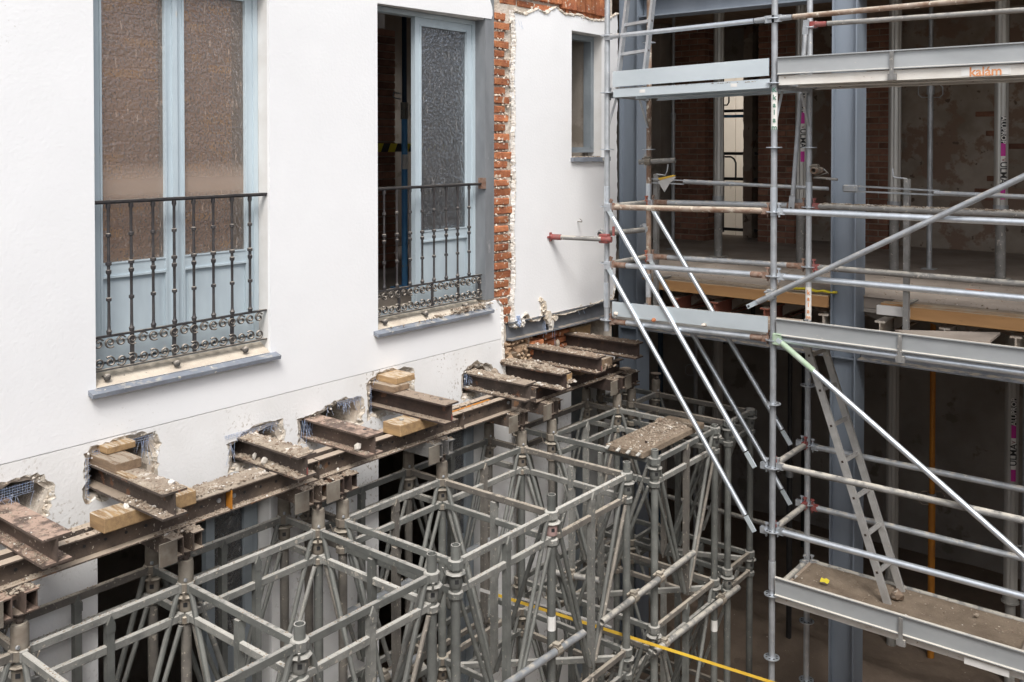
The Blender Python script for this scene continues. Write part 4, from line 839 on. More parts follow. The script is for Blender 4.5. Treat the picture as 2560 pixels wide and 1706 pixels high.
alu_prop(PX, 4.20, -1.36, 1.70, -0.64, 'labelled aluminium prop behind the inner scaffold pole', stick=0.66)
alu_prop(PX, 3.15, -1.36, 1.70, -0.63, 'plain aluminium prop just right of the middle column')
alu_prop(PX, 2.10, -1.36, 1.70, -0.63, 'aluminium prop with black and magenta labels at far right', stick=0.30)
alu_prop(PX, 5.24, GZ, -1.70, -3.6, 'dark ground-floor prop left of the near scaffold pole', 'alu_low')
alu_prop(PX, 3.15, GZ, -1.70, -4.75, 'grey ground-floor prop seen through the leaning ladder', 'alu_low')
alu_prop(PX, 1.98, GZ, -1.70, -4.6, 'labelled square-shouldered ground-floor prop at far right', 'alu_low', stick=-2.55, flip=1)
def steel_prop(x, y, z0, z1, label, mo, mi, zj, r=0.024, wires=None, low=None):
    t = thing('steel_prop', label, 'prop', (x, y, z0), 'thin steel props')
    put(MB().tube((x, y, z0 + 0.008), (x, y, zj), r), 'outer_tube', mo, t)
    put(MB().tube((x, y, zj), (x, y, z1), r * 0.8), 'inner_tube', mi, t)
    put(MB().box(x - 0.07, x + 0.07, y - 0.07, y + 0.07, z0, z0 + 0.008), 'base_plate', mo, t)
    put(MB().tube((x, y, zj - 0.05), (x, y, zj + 0.04), r * 1.35), 'collar', 'galv', t)
    if wires:
        for sgn in (-1, 1):
            u = Vector((0.62, -0.78, 0)) * sgn
            P = [Vector((x, y, zj + 0.06)), Vector((x, y, zj + 0.06)) + u * 0.10, Vector((x, y, zj + 0.03)) + u * 0.135, Vector((x, y, zj - 0.05)) + u * 0.135, Vector((x, y, zj - 0.08)) + u * 0.10, Vector((x, y, zj - 0.08)) + u * 0.03]
            put(MB().path(P, 0.005, 6), 'handle', wires, t)
    return t
steel_prop(11.0, 2.89, -1.36, 1.78, 'thin steel prop with wire handles right of the plain prop', 'galv', 'galv', 0.62, 0.03, 'galv')
steel_prop(11.0, 6.09, -1.36, 1.78, 'thin steel prop in front of the brown brick pier', 'galv', 'galv', 0.40, 0.026)
steel_prop(10.6, 2.74, GZ, -1.70, 'orange steel prop standing on the dark ground floor', 'orange', 'orange', -3.75, 0.036, 'rusty')
steel_prop(10.2, 1.79, GZ, -1.70, 'thin grey prop beside the labelled ground-floor prop', 'galv', 'galv', -3.95, 0.026, 'galv')
steel_prop(11.0, 5.75, GZ, -1.70, 'thin pale prop with pins behind the shoring tower', 'galv', 'galv', -2.9, 0.026, 'galv')
steel_prop(11.4, 6.50, GZ, -1.70, 'dark blue prop deep on the ground floor', 'blue_d', 'blue_d', -2.2, 0.036)
steel_prop(11.6, 7.45, GZ, -1.70, 'dark blue prop at the left edge of the ground-floor bay', 'blue_d', 'blue_d', -2.0, 0.036)
steel_prop(9.7, 3.95, GZ, -1.70, 'dark green prop behind the near scaffold pole', 'black', 'black', -3.5, 0.03)
steel_prop(9.6, 3.32, GZ, -1.70, 'short dark prop with a hooked pin left of middle column', 'dirty', 'black', -3.2, 0.022, 'galv')
t = thing('floor_tube', 'long low grey tube fixed across the ground-floor bays', 'tube', (8.9, 4, -4))
put(MB().tube((8.9, 6.3, -3.75), (8.9, 3.05, -3.80), 0.024), 'tube', 'dirty', t)
t = thing('stair_rail', 'black bent handrail by the ground-floor stair', 'handrail', (12.6, 5.7, GZ))
put(MB().path([(12.6, 5.95, -1.95), (12.6, 5.75, -1.95), (12.6, 5.68, -2.05), (12.6, 5.68, -2.75), (12.6, 5.75, -2.82), (12.6, 5.95, -2.82)], 0.03, 6), 'loop', 'black', t)
put(MB().tube((12.5, 6.2, -2.9), (12.5, 4.9, -2.2), 0.025), 'handrail', 'black', t)
put(MB().tube((12.5, 4.9, -2.2), (12.5, 4.9, GZ), 0.025), 'upright', 'black', t)

# ------------------------------------------------------------------ needle beams through the wall
ZB, ZA = -1.962, -1.882            # undersides: straight on the runner, or on a packer
NEED = [(2.083, 4.40, ZB, 'rust_r', 'reddish rust-brown needle beam at far left below the torn render'),
        (2.626, 4.29, ZA, 'rust', 'rusty needle beam under stacked timbers below the left french window'),
        (3.560, 4.405, ZB, 'rust', 'rubble-strewn rusty needle beam, third from the left edge'),
        (4.086, 4.385, ZB, 'rust_r', 'clean reddish needle beam poking from the hole with blue fibres'),
        (4.709, 4.296, ZA, 'rust_d', 'dark needle beam with a bolt hole under two timber packers'),
        (5.718, 4.40, ZB, 'rust', 'gravel-topped needle beam below the open french window'),
        (6.157, 4.37, ZB, 'rust_d', 'rubble-covered needle beam just past the render edge'),
        (6.530, 4.28, ZA, 'rust_d', 'gravelly needle beam in front of the brick pocket'),
        (7.193, 4.315, ZA, 'rust_d', 'farthest dark needle beam beside the hanging scaffold pole')]
NH = 0.135
for i, (x, y, zb, m_, lab) in enumerate(NEED):
    zt = zb + NH
    t = thing('needle_beam', lab, 'steel beam', (x, y, zb), 'needle beams through the white wall')
    yb = 5.6
    put(MB().ibeam((x, y, zb), (x, yb, zb), NH, 0.138, 0.008, 0.012), 'beam', m_, t)
    if i in (3, 4, 5): put(MB().lathe((x + 0.03, y + 0.13, zt), [(0, 0.014), (0.0012, 0.014)], 12), 'bolt_hole', 'black', t)
    if i in (2, 4, 7): put(MB().box(x - 0.0045, x + 0.0045, y - 0.0015, y, zb + 0.02, zb + 0.06), 'red_mark', 'red', t)
def on_beam(i, top, lf, rf, y0=0.02, y1=0.62):
    x, y, zb = NEED[i][:3]; yy = y + y0; ye = y + y1
    return [(x - 0.062, x + 0.062, yy, ye, zb + NH, top), (x - 0.066, x - 0.008, yy, ye, zb + 0.012, lf), (x + 0.008, x + 0.066, yy, ye, zb + 0.012, rf)]
rubble('beam_gravel', 'thin grit on the reddish far-left needle beam', on_beam(0, 90, 200, 120, 0.03), 'rubble', smax=0.010)
rubble('beam_gravel', 'grey and white gravel on the timbered needle beam', on_beam(1, 620, 170, 160, 0.01, 0.45), 'rubble', smax=0.020)
rubble('beam_gravel', 'crushed mortar on the third needle beam and its lower flange', on_beam(2, 800, 420, 100) + [(3.50, 3.555, 4.5, 4.8, -1.945, 160)], 'rubble', smax=0.026)
rubble('beam_gravel', 'sparse grit on the clean reddish needle beam', on_beam(3, 45, 220, 120), 'rubble', smax=0.012)
rubble('beam_gravel', 'light dust and grit on the dark needle beam with packers', on_beam(4, 40, 160, 60), 'rubble', smax=0.009)
rubble('beam_gravel', 'heap of gravel on the needle beam below the open window', on_beam(5, 700, 300, 100, 0.14) + [(5.66, 5.78, 4.75, 5.0, -1.822, 260)], 'rubble', smax=0.026)
rubble('beam_rubble', 'thick layer of broken mortar on the beam past the render edge', on_beam(6, 1000, 380, 200, 0.0, 0.75) + [(6.10, 6.22, 4.5, 5.0, -1.815, 350), (6.23, 6.45, 4.45, 4.9, -1.96, 350)], 'rubble', smax=0.034)
rubble('beam_rubble', 'grey gravel on the beam in front of the brick pocket', on_beam(7, 1000, 260, 160, 0.02, 0.8) + [(6.62, 7.05, 4.45, 4.9, -1.94, 500)], 'rubble_d', smax=0.026)
rubble('beam_rubble', 'brown gravel on the farthest needle beam', on_beam(8, 700, 460, 200, 0.02, 0.7), 'rubble_d', smax=0.020)
for i, amp in ((1, .010), (2, .014), (5, .018), (6, .024), (7, .018), (8, .012)):
    x, y, zb = NEED[i][:3]
    hp = heap(x - .066, x + .066, y + (0.12 if i in (5,) else 0.03), 5.0, zb + NH, amp, 10, 50, i * 3.1)
    solo(hp, 'beam_dust', 'rubble' if i < 7 else 'rubble_d', 'fine mortar dust under the gravel of the ' + NEED[i][4], 'dust', kind='stuff')
# single shards that stand out
for (x, y, z, r, lab) in ((3.515, 4.86, -1.93, 0.026, 'upright white render shard against the third needle beam near the wall'), (3.505, 4.74, -1.93, 0.028, 'larger white render shard on the third needle beam flange'),
                          (4.04, 4.50, -1.93, 0.024, 'white triangular render shard on the clean reddish needle beam'), (2.545, 4.62, -1.89, 0.018, 'white render lump on the plank below the timbered beam'),
                          (3.98, 4.62, -2.08, 0.012, 'small white lump on the runner under the reddish beam'), (5.77, 4.80, -1.82, 0.030, 'rounded beige stone on the gravel-topped beam'),
                          (2.66, 4.38, -1.745, 0.020, 'pointed white chip on the timbered beam'), (6.20, 4.42, -1.94, 0.022, 'white lump on the lower flange of the beam past the render edge'), (6.86, 4.97, -1.80, 0.042, 'grey wedge of mortar standing before the brick pocket')):
    solo(MB().rock((x, y, z + r * 0.5), r, 1.1), 'render_shard', 'rubble_w' if 'white' in lab else 'rubble', lab, 'stone')

# timber packing
def wood(x0, x1, y0, y1, z0, z1, lab, m_='pine', c=0.004, rz=0.0):
    mb = MB().cbox(x0, x1, y0, y1, z0, z1, c, 0.0015)
    o = solo(mb, 'timber_packer', m_, lab, 'timber'); o.rotation_euler = (0, 0, rz); return o
wood(2.395, 2.92, 4.56, 4.71, -1.962, -1.886, 'pine plank on the runner carrying the timbered needle beam')
wood(4.45, 4.82, 4.53, 4.70, -1.962, -1.886, 'square-ended pine plank on the runner carrying the dark needle beam')
wood(2.56, 2.71, 4.75, 5.15, -1.745, -1.690, 'thick dusty timber block on the timbered needle beam', 'oldwood')
wood(2.60, 2.77, 4.92, 5.20, -1.687, -1.648, 'top pine board wedged under the hole edge')
wood(2.562, 2.60, 4.60, 5.1, -1.744, -1.731, 'thin lath along the left edge of the timbered beam')
wood(4.64, 4.795, 4.786, 5.15, -1.745, -1.702, 'lower dark packer in the hole of the dark needle beam', 'oldwood')
wood(4.69, 4.88, 4.815, 5.15, -1.701, -1.655, 'upper pine packer in the hole of the dark needle beam')
wood(6.30, 6.45, 4.52, 4.72, -1.962, -1.90, 'pine block under rubble right of the beam past the render edge')
wood(6.62, 7.12, 4.55, 4.75, -1.962, -1.886, 'dusty old plank on the runner between the two farthest needle beams', 'oldwood')
wood(1.78, 2.05, 4.95, 5.1, -1.826, -1.785, 'old board wedged over the far-left needle beam', 'oldwood')
solo(MB().lathe((4.55, 4.62, -1.886), [(0, .016), (.010, .016), (.012, .01)], 10), 'grey_disc', 'dirty', 'grey washer lying on the square-ended pine plank', 'washer')

# ------------------------------------------------------------------ runner under the needles
SEG = [(0.2, 3.165, 'long brown runner segment at left under the first three needles'), (3.175, 3.802, 'short runner segment with an orange joint strip'),
       (3.812, 5.165, 'dark perforated runner segment under the two middle needles'), (5.173, 5.80, 'runner segment sloping off behind the gravel-topped needle'),
       (6.055, 7.40, 'dark far runner segment in front of the brick pocket')]
bolt_me = shared(MB().lathe((0, -0.008, 0), [(0, 0.012), (0.004, 0.014), (0.009, 0.014)], 8, 'y'), 'bolt', 'galv')
hole_me = shared(MB().lathe((0, -0.0015, 0), [(0, 0.0085), (0.0015, 0.0085)], 10, 'y'), 'hole', 'black')
ZR0, ZR1 = -2.090, -1.964
for i, (x0, x1, lab) in enumerate(SEG):
    t = thing('runner_beam', lab, 'steel beam', (x0, 4.66, ZR0), 'runner segments under the needle beams')
    yf = 4.658
    put(MB().channel((x0, yf, ZR0), (x1, yf, ZR0), ZR1 - ZR0, 0.058, 0.008, side=1), 'front_channel', 'runner' if i < 4 else 'rust_d', t)
    put(MB().channel((x1, yf + 0.058, ZR0), (x0, yf + 0.058, ZR0), ZR1 - ZR0, 0.058, 0.008, side=1), 'rear_channel', 'runner' if i < 4 else 'rust_d', t)
    x = x0 + 0.12
    while x < x1 - 0.06: inst(hole_me, 'hole', t, (x, yf - 0.0085, -2.028)); x += 0.112
    for xb in (x0 + 0.045, x1 - 0.045): inst(bolt_me, 'bolt', t, (xb, yf - 0.008, -2.026))
    put(MB().box(x0 - 0.002, x0 + 0.004, yf - 0.056, yf - 0.002, ZR0 + 0.009, ZR1 - 0.009), 'end_plate', 'orange' if i == 1 else 'runner', t)
rubble('runner_grit', 'grit and mortar dust along the runner top and lower flange', [(2.75, 3.45, 4.61, 4.77, ZR1 + .016, 1300), (1.0, 2.2, 4.605, 4.65, ZR0 + .008, 320), (2.7, 3.75, 4.605, 4.65, ZR0 + .008, 380), (3.85, 5.2, 4.605, 4.65, ZR0 + .008, 320), (6.1, 7.3, 4.605, 4.65, ZR0 + .008, 500), (2.1, 2.4, 4.61, 4.76, ZR1, 50), (5.0, 5.5, 4.61, 4.76, ZR1, 100)], 'rubble', smin=0.003, smax=0.014)
hp = heap(2.74, 3.47, 4.605, 4.78, ZR1, 0.032, 40, 14, 8); solo(hp, 'runner_dust_heap', 'rubble', 'heap of grey dust along the runner before the third needle', 'dust', kind='stuff')
hp = heap(4.95, 5.55, 4.655, 4.685, ZR1, 0.008, 14, 4, 9); solo(hp, 'runner_rust_strip', 'orange', 'orange rusty strip on the runner near the open window', 'strip')

# cross pieces: double channels on the jacks
end_plate = shared(MB().box(-0.052, 0.052, -0.008, 0, -0.062, 0.060), 'end_plate', 'jack')
CR = [(1.02, 'cross bearer at the far left beyond the picture edge'), (1.955, 'rust-crusted cross bearer at the left edge over the first jack'), (2.835, 'cross bearer with a thin end plate left of the timbered needle beam'), (3.735, 'crusted cross bearer under the runner joint, left of its pair'),
      (3.97, 'dark cross bearer under the runner joint, right of its pair'), (4.87, 'cross bearer with square end plate under the dark needle beam'), (5.78, 'cross bearer with square end plate below the gravel-topped needle'),
      (6.21, 'cross bearer right below the rubble-covered needle beam'), (7.19, 'dusty cross bearer below the far needle beam, left of its pair'), (7.46, 'farthest cross bearer, before the blue-grey corner column')]
for i, (x, lab) in enumerate(CR):
    t = thing('cross_bearer', lab, 'steel bearer', (x, 4.7, -2.195), 'cross bearers on the shoring jacks')
    y0 = 4.525 - 0.01 * (i % 3)
    m_ = 'rust_r' if i == 1 else 'runner' if i in (2, 3, 6, 7) else 'rust_d' if i in (4, 8, 9) else 'dirty'
    # each member is a channel pair: two back-to-back boxes open at the end
    for sx in (-0.062, 0.062):
        xa, xb, za, zb_ = x + sx - 0.034, x + sx + 0.034, -2.194, -2.094; w4 = 0.007
        mb = MB().box(xa, xb, y0, 4.985, za, za + w4).box(xa, xb, y0, 4.985, zb_ - w4, zb_).box(xa, xa + w4, y0, 4.985, za + w4, zb_ - w4).box(xb - w4, xb, y0 + (0.02 if sx > 0 else 0.0), 4.985, za + w4, zb_ - w4)
        mb.box(xa + w4, xb - w4, 4.70, 4.71, za + w4, zb_ - w4); put(mb, 'box_section', m_, t)
    put(MB().box(x - 0.028, x + 0.028, 4.60, 4.66, -2.15, -2.13), 'spacer', m_, t)
    inst(end_plate, 'end_plate', t, (x - 0.125, y0 - 0.004, -2.150))
rubble('bearer_grit', 'mortar crumbs lying on the cross bearers', [(x - 0.1, x + 0.1, 4.53, 4.63, -2.094, 130) for x, _ in CR], 'rubble', smin=0.004, smax=0.018)

# ------------------------------------------------------------------ shoring towers
def ledger_me(L, m_):
    k = ('ledger', round(L, 3), m_)
    if k not in mesh_cache: mesh_cache[k] = shared(MB().cbox(0.036, L - 0.036, -0.014, 0.014, -0.022, 0.022, 0.004).cbox(0.02, 0.05, -0.02, 0.02, -0.028, 0.028, 0.004).cbox(L - 0.05, L - 0.02, -0.02, 0.02, -0.028, 0.028, 0.004), 'ledger', m_)
    return mesh_cache[k]
def diag_me(L, H, m_):
    k = ('diag', round(L, 3), m_)
    if k not in mesh_cache: mesh_cache[k] = shared(MB().tube((0.05, 0.0, -0.02), (L / 2 - 0.02, 0.0, -H), 0.0155, 10), 'diagonal', m_)
    return mesh_cache[k]
def diag2_me(L, H, m_):
    k = ('diag2', round(L, 3), m_)
    if k not in mesh_cache: mesh_cache[k] = shared(MB().tube((0.045, 0.018, -0.20), (L / 2 - 0.03, 0.014, -H + 0.02), 0.0135, 10), 'diagonal', m_)
    return mesh_cache[k]
post_me = {m_: shared(MB().prism([(-0.019, -0.03), (0.019, -0.03), (0.019, -1.15), (0.0, -1.22), (-0.019, -1.15)], (0, -0.021, 0), (1, 0, 0), (0, 0, 1), (0, 0.042, 0)).prism([(-0.022, -0.075), (0.022, -0.075), (0.022, -0.03), (0, 0.015), (-0.022, -0.03)], (0, -0.025, 0), (1, 0, 0), (0, 0, 1), (0, 0.012, 0)), 'centre_post', m_) for m_ in ('tower', 'tower_w', 'tower_r')}
collar = MB()
collar.lathe((0, 0, -0.045), [(0, .040), (.004, .047), (.05, .047), (.055, .041)], 8)
collar.lathe((0, 0, -0.075), [(0, .058), (.006, .062), (.012, .056)], 8)
collar.lathe((0, 0, -0.150), [(0, .036), (.004, .038), (.070, .038), (.075, .034)], 14)
collar.lathe((0, 0, -0.215), [(0, .040), (.004, .045), (.036, .045), (.040, .040)], 8)
collar.bar((-0.05, 0.045, -0.07), (-0.065, 0.055, -0.02), 0.012, 0.006).bar((0.05, -0.045, -0.07), (0.065, -0.055, -0.02), 0.012, 0.006)
collar_me = {m_: shared(collar, 'collar', m_) for m_ in ('tower', 'tower_w', 'jack')}
hole2 = shared(MB().box(-0.011, 0.011, -0.0392, -0.037, -0.012, 0.012), 'slot', 'black')
SC = 1.045; TZ = (-2.40, -3.69, -4.975)
def leg(t, x, y, top, m_='tower', jack=False):
    o = put(MB().tube((x, y, GZ + 0.05), (x, y, top), 0.0285, 16, open_=not jack), 'leg', m_, t)
    for z in TZ:
        c_ = inst(collar_me['jack' if jack else ('tower_w' if rnd.random() < 0.5 else 'tower')], 'collar', o, (x, y, z + 0.02))
        c_.rotation_euler = (0, 0, rnd.choice((0, math.pi / 2, 0.4)))
        s2 = inst(hole2, 'slot', o, (x, y, z - 0.09)); s2.rotation_euler = (0, 0, R(-38))
    put(MB().box(x - 0.075, x + 0.075, y - 0.075, y + 0.075, GZ + 0.0, GZ + 0.06), 'base_plate', 'jack', t)
    if jack:
        j = put(MB().lathe((x, y, -2.40), [(0, .036), (.004, .041), (.13, .041), (.145, .036)], 16), 'screw_jack', 'jack', t)
        put(MB().tube((x, y, -2.257), (x, y, -2.200), 0.017, 10), 'screw', 'rust', j)
        a = rnd.uniform(-0.6, 0.9); d = Vector((math.cos(a), math.sin(a), 0)) * 0.085
        put(MB().tube(Vector((x, y, -2.225)) - d, Vector((x, y, -2.225)) + d, 0.009, 8).tube((x, y, -2.24), (x, y, -2.21), 0.026, 10), 'handle', 'rust', j)
        put(MB().lathe((x, y, -2.2015), [(0, .05), (.006, .05)], 12), 'head_plate', 'rust', j)
        put(MB().tube(Vector((x - 0.03, y - 0.035, -2.35)), Vector((x - 0.025, y - 0.045, -2.35)), 0.010, 8), 'bolt', 'galv', j)
    return o
LSEG = []
def frame(t, a, b, tiers=TZ, m1=None, post=True):
    dx, dy = b[0] - a[0], b[1] - a[1]; L = math.hypot(dx, dy); rz = math.atan2(dy, dx)
    for z in tiers:
        if z > -3: LSEG.append((a, b, z)); LSEG.append((a, b, z - 0.162))
        for k, dz in enumerate((0, -0.162)): inst(ledger_me(L, rnd.choice(('tower_w', 'tower_w', 'tower', 'tower_r')) if z > -3 else rnd.choice(('tower', 'tower_r'))), 'ledger', t, (a[0], a[1], z + dz), rz)
        if L > 0.6 and z > -4.7:
            mm = rnd.choice(('tower', 'tower', 'tower_w', 'tower_r'))
            if post: inst(post_me[mm], 'centre_post', t, ((a[0] + b[0]) / 2, (a[1] + b[1]) / 2, z), rz)
            inst(diag_me(L, 1.19, rnd.choice(('tower', 'tower_w'))), 'diagonal', t, (a[0], a[1], z), rz)
            inst(diag_me(L, 1.19, 'tower'), 'diagonal', t, (b[0], b[1], z), rz + math.pi)
            if z > -3: inst(diag2_me(L, 1.19, rnd.choice(('tower', 'tower_w', 'tower_r'))), 'diagonal', t, (b[0], b[1], z), rz + math.pi)
            if rnd.random() < 0.5: inst(diag2_me(L, 1.19, 'tower'), 'diagonal', t, (a[0], a[1], z), rz)
YA, YB, YC = 4.915, 4.577, 3.605
def tower(name_lab, xs, tops, group='shoring towers under the runner'):
    xs = [q * SC for q in xs]; tops = [q * SC for q in tops]
    t = thing('shoring_tower', name_lab, 'shoring tower', (xs[0], YB, GZ), group)
    for x, tp in zip(xs, tops):
        leg(t, x, YA, -2.32, 'tower_r', True); leg(t, x, YB, -2.32, rnd.choice(('tower', 'tower_r')), True); leg(t, x, YC, tp, 'tower')
        frame(t, (x, YC), (x, YB)); frame(t, (x, YB), (x, YA))
    for x0, x1 in zip(xs, xs[1:]):
        for y in (YA, YB, YC): frame(t, (x0, y), (x1, y))
        for z in TZ[1:]:
            L = math.hypot(x1 - x0, YB - YC); inst(ledger_me(L, 'tower_w'), 'plan_brace', t, (x1, YC, z - 0.05), math.atan2(YB - YC, x0 - x1))
    return t
tower('grey shoring tower at far left below the left french window', [1.0, 1.9, 2.74, 3.62], [-2.22, -2.21, -2.20, -2.175])
tower('grey two-bay shoring tower in the middle, with pink-collared front leg', [3.81, 4.70, 5.585], [-2.19, -2.17, -2.20])
tower('far shoring tower carrying the gravel-covered plank', [5.97, 6.93], [-2.21, -2.25])
tower('narrow last shoring tower beside the white diagonal tubes', [7.17, 7.6], [-2.28, -2.28])
mb = MB()
for a, b, z in LSEG:
    c0 = rnd.random()
    for _ in range(46):
        f_ = min(0.97, max(0.03, rnd.gauss(c0, 0.22) if rnd.random() < 0.6 else rnd.random()))
        mb.rock((a[0] + (b[0] - a[0]) * f_ + rnd.uniform(-.012, .012), a[1] + (b[1] - a[1]) * f_ + rnd.uniform(-.012, .012), z + 0.0225), rnd.uniform(0.0018, 0.0055), 0.6)
solo(mb, 'cement_crumbs', 'rubble', 'dried cement crumbs stuck along the top rails of the shoring towers', 'cement', kind='stuff')
V3 = lambda x, y, z: (x * SC, y * SC, z * SC)
lb = MB().tube(V3(4.70, 3.4495, -3.02), V3(4.70, 3.4495, -2.93), 0.0292); solo(lb, 'leg_sticker', 'label', 'white and orange sticker on the middle tower front leg', 'sticker')
solo(MB().tube(V3(6.93, 3.4495, -3.93), V3(6.93, 3.4495, -3.84), 0.0292), 'leg_sticker', 'label', 'pale sticker low on the far tower leg', 'sticker')
solo(MB().lathe((4.70 * SC, YC, -2.53), [(0, .0375), (.004, .0395), (.075, .0395), (.079, .036)], 16), 'pink_collar', 'pink', 'faded pink collar on the middle tower front leg', 'collar')

# plank with gravel on the far tower
pl = thing('platform_plank', 'short dusty plank on top of the far shoring tower', 'plank', (6.65, 3.85, -2.37))
put(MB().cbox(6.16, 7.16, 3.66, 4.00, -2.374, -2.326, 0.004), 'deck', 'dirt', pl)
for y in (3.69, 3.78, 3.87, 3.97): put(MB().bar((6.185, y, -2.328), (6.12, y, -2.35), 0.025, 0.012), 'hook', 'tower_w', pl)
rubble('plank_gravel', 'gravel and mortar crumbs piled on the short plank', [(6.42, 7.05, 3.69, 3.98, -2.326, 800), (6.63, 7.0, 3.76, 3.98, -2.318, 300), (6.18, 6.45, 3.68, 3.97, -2.326, 120)], 'rubble', smin=0.004, smax=0.018)
solo(MB().rock((6.375, 3.76, -2.31), 0.018, 0.8), 'dark_stone', 'rust_d', 'small dark stone on the near end of the short plank', 'stone')
solo(MB().rock((6.92, 3.96, -2.305), 0.038, 0.5), 'mortar_lump', 'rubble_d', 'mortar lump at the back of the short plank', 'stone')

# clamped loose tubes
def coupler(p, axis, parent, m_='jack'):
    p = Vector(p); a = Vector(axis).normalized()
    q = put(MB().tube(p - a * 0.025, p + a * 0.025, 0.035, 10).cbox(p.x - .02, p.x + .02, p.y - .02, p.y + .03, p.z + .025, p.z + .05, .004).tube(p + Vector((-.05, .03, .03)), p + Vector((-.005, .03, .035)), 0.008, 6).tube(p + Vector((.04, .02, .02)), p + Vector((.07, .0, .04)), 0.008, 6), 'coupler', m_, parent)
    return q
def loose(p0, p1, lab, m_, cps, r=0.0242):
    p0 = [q * SC for q in p0]; p1 = [q * SC for q in p1]
    t = thing('clamped_tube', lab, 'tube', p0, 'loose tubes clamped across the shoring'); p0 = Vector(p0); p1 = Vector(p1)
    put(MB().tube(p0, p1, r, 16, open_=True), 'tube', m_, t)
    for f_ in cps: coupler(p0.lerp(p1, f_), p1 - p0, t)
loose((5.18, 3.39, -3.15), (6.46, 3.39, -3.12), 'short grey tube clamped across the front legs of middle and far towers', 'dirty', (0.32, 0.60))
loose((5.87, 3.385, -3.635), (7.24, 3.385, -3.675), 'reddish-ended tube clamped low on the far tower', 'dirty', (0.1, 0.78))
loose((3.2, 3.40, -3.10), (4.98, 3.40, -3.14), 'blue-tinted tube clamped across the middle tower in the foreground', 'galv', (0.84,))
loose((4.35, 3.9, -3.62), (4.70, 4.6, -3.62), 'dark stub tube near the wall with twin clamps', 'dirty', (0.5,))
loose((4.02, 4.62, -3.03), (5.6, 4.62, -3.03), 'grey tube clamped close to the white wall', 'galv', (0.3, 0.7))
loose((5.5, 4.1, -3.12), (5.62, 3.7, -3.12), 'tiny stub tube with rusty clamps behind the stickered leg', 'dirty', (0.5,))
loose((1.2, 4.30, -3.35), (4.4, 4.30, -3.35), 'long low tube clamped behind the left tower', 'galv', (0.2, 0.55, 0.9))
loose((4.4, 4.05, -4.3), (7.6, 4.05, -4.35), 'low dirty tube clamped near the foot of the towers', 'dirty', (0.3, 0.6))
# yellow strap
t = thing('ratchet_strap', 'long yellow and white strap stretched across below the towers', 'strap', (5, 4.4, -3.3))
A_ = Vector((5.116, 4.4, -3.205)); B_ = Vector((6.81, 2.8, -4.10))
mb = MB(); mb.bar(A_, A_.lerp(B_, 0.05), 0.004, 0.022); put(mb, 'white_end', 'tape_w', t)
put(MB().bar(A_.lerp(B_, 0.05), B_ + (B_ - A_) * 0.25, 0.004, 0.021), 'webbing', 'strap', t)
put(MB().bar(A_.lerp(B_, 0.12) + Vector((0, 0, .032)), A_.lerp(B_, 0.42) + Vector((0, 0, .032)), 0.010, 0.012), 'white_batten', 'tape_w', t)

# debris at the foot of the shoring
mb = MB()
for _ in range(900): mb.rock((rnd.uniform(0.5, 9.8), rnd.uniform(-1, 4.9), GZ + 0.03), 0.01 + 0.05 * rnd.random() ** 4, 0.7)
o = solo(mb, 'site_rubble', 'rubble_d', 'stones and broken masonry scattered over the courtyard ground', 'rubble', kind='stuff')
for k, (x, y, l, a, lab) in enumerate(((6.6, 4.2, 1.6, 0.3, 'old plank lying at the foot of the far tower'), (7.0, 3.9, 1.4, 1.9, 'dark plank crossing another under the far tower'), (6.2, 4.5, 1.1, 0.9, 'short board close to the wall foot'), (7.5, 2.9, 1.5, 0.5, 'splintered board below the near scaffold pole'), (5.9, 3.9, 1.3, 2.4, 'broken plank below the pink-collared leg'))):
    o = solo(MB().cbox(-l / 2, l / 2, -0.09, 0.09, 0, 0.03, 0.004), 'old_plank', 'oldwood', lab, 'plank'); o.location = (x, y, GZ + 0.10 + 0.035 * k); o.rotation_euler = (0.03, 0.04, a)

# ------------------------------------------------------------------ facade scaffold
SX0, SX1 = 6.98, 7.70; SYR, SYL, SYN = 2.98, 4.52, -0.09
sc = thing('facade_scaffold', 'galvanised tube scaffold with platforms in front of the gutted building', 'scaffold', (7.3, 3.0, GZ))
ros = MB(); n = 16
ros.lathe((0, 0, -0.0045), [(0, .058), (.001, .061), (.008, .061), (.009, .058)], 20)
ros_me = {m_: shared(ros, 'rosette', m_) for m_ in ('new', 'dirty')}
rh = MB()
for k in range(8): a = k * math.pi / 4; rh.lathe((0.042 * math.cos(a), 0.042 * math.sin(a), 0.0045), [(0, .0085), (.0009, .0085)], 8)
rh_me = shared(rh, 'rosette_hole', 'black')
def standard(x, y, z0, z1, zs, m_, rm='new', joins=()):
    o = put(MB().tube((x, y, z0), (x, y, z1), 0.0242, 18, open_=True), 'standard', m_, sc)
    for z in zs:
        q = inst(ros_me[rm], 'rosette', o, (x, y, z)); inst(rh_me, 'rosette_holes', o, (x, y, z))
    for z in joins: put(MB().tube((x, y, z - 0.12), (x, y, z + 0.10), 0.0275, 18), 'sleeve', 'new', o)
    return o
lv = lambda z, n: [z - 0.5 * k for k in range(n)]
standard(SX0, SYR, GZ + 0.02, 2.6, lv(1.99, 15), 'galv', joins=(-0.42, 1.6, -3.35))
standard(SX1, SYR, GZ + 0.02, 2.6, lv(1.99, 15), 'galv', joins=(-0.40, -2.4))
standard(SX0, SYL, -1.63, 2.6, lv(1.97, 8), 'galv', joins=(-1.3, -0.45))
standard(SX1, SYL, -1.66, 2.6, lv(1.97, 8), 'rusty', joins=(-1.3, -0.45))
standard(SX0, SYN, GZ + 0.02, 2.6, lv(1.99, 15), 'galv'); standard(SX1, SYN, GZ + 0.02, 2.6, lv(1.99, 15), 'galv')
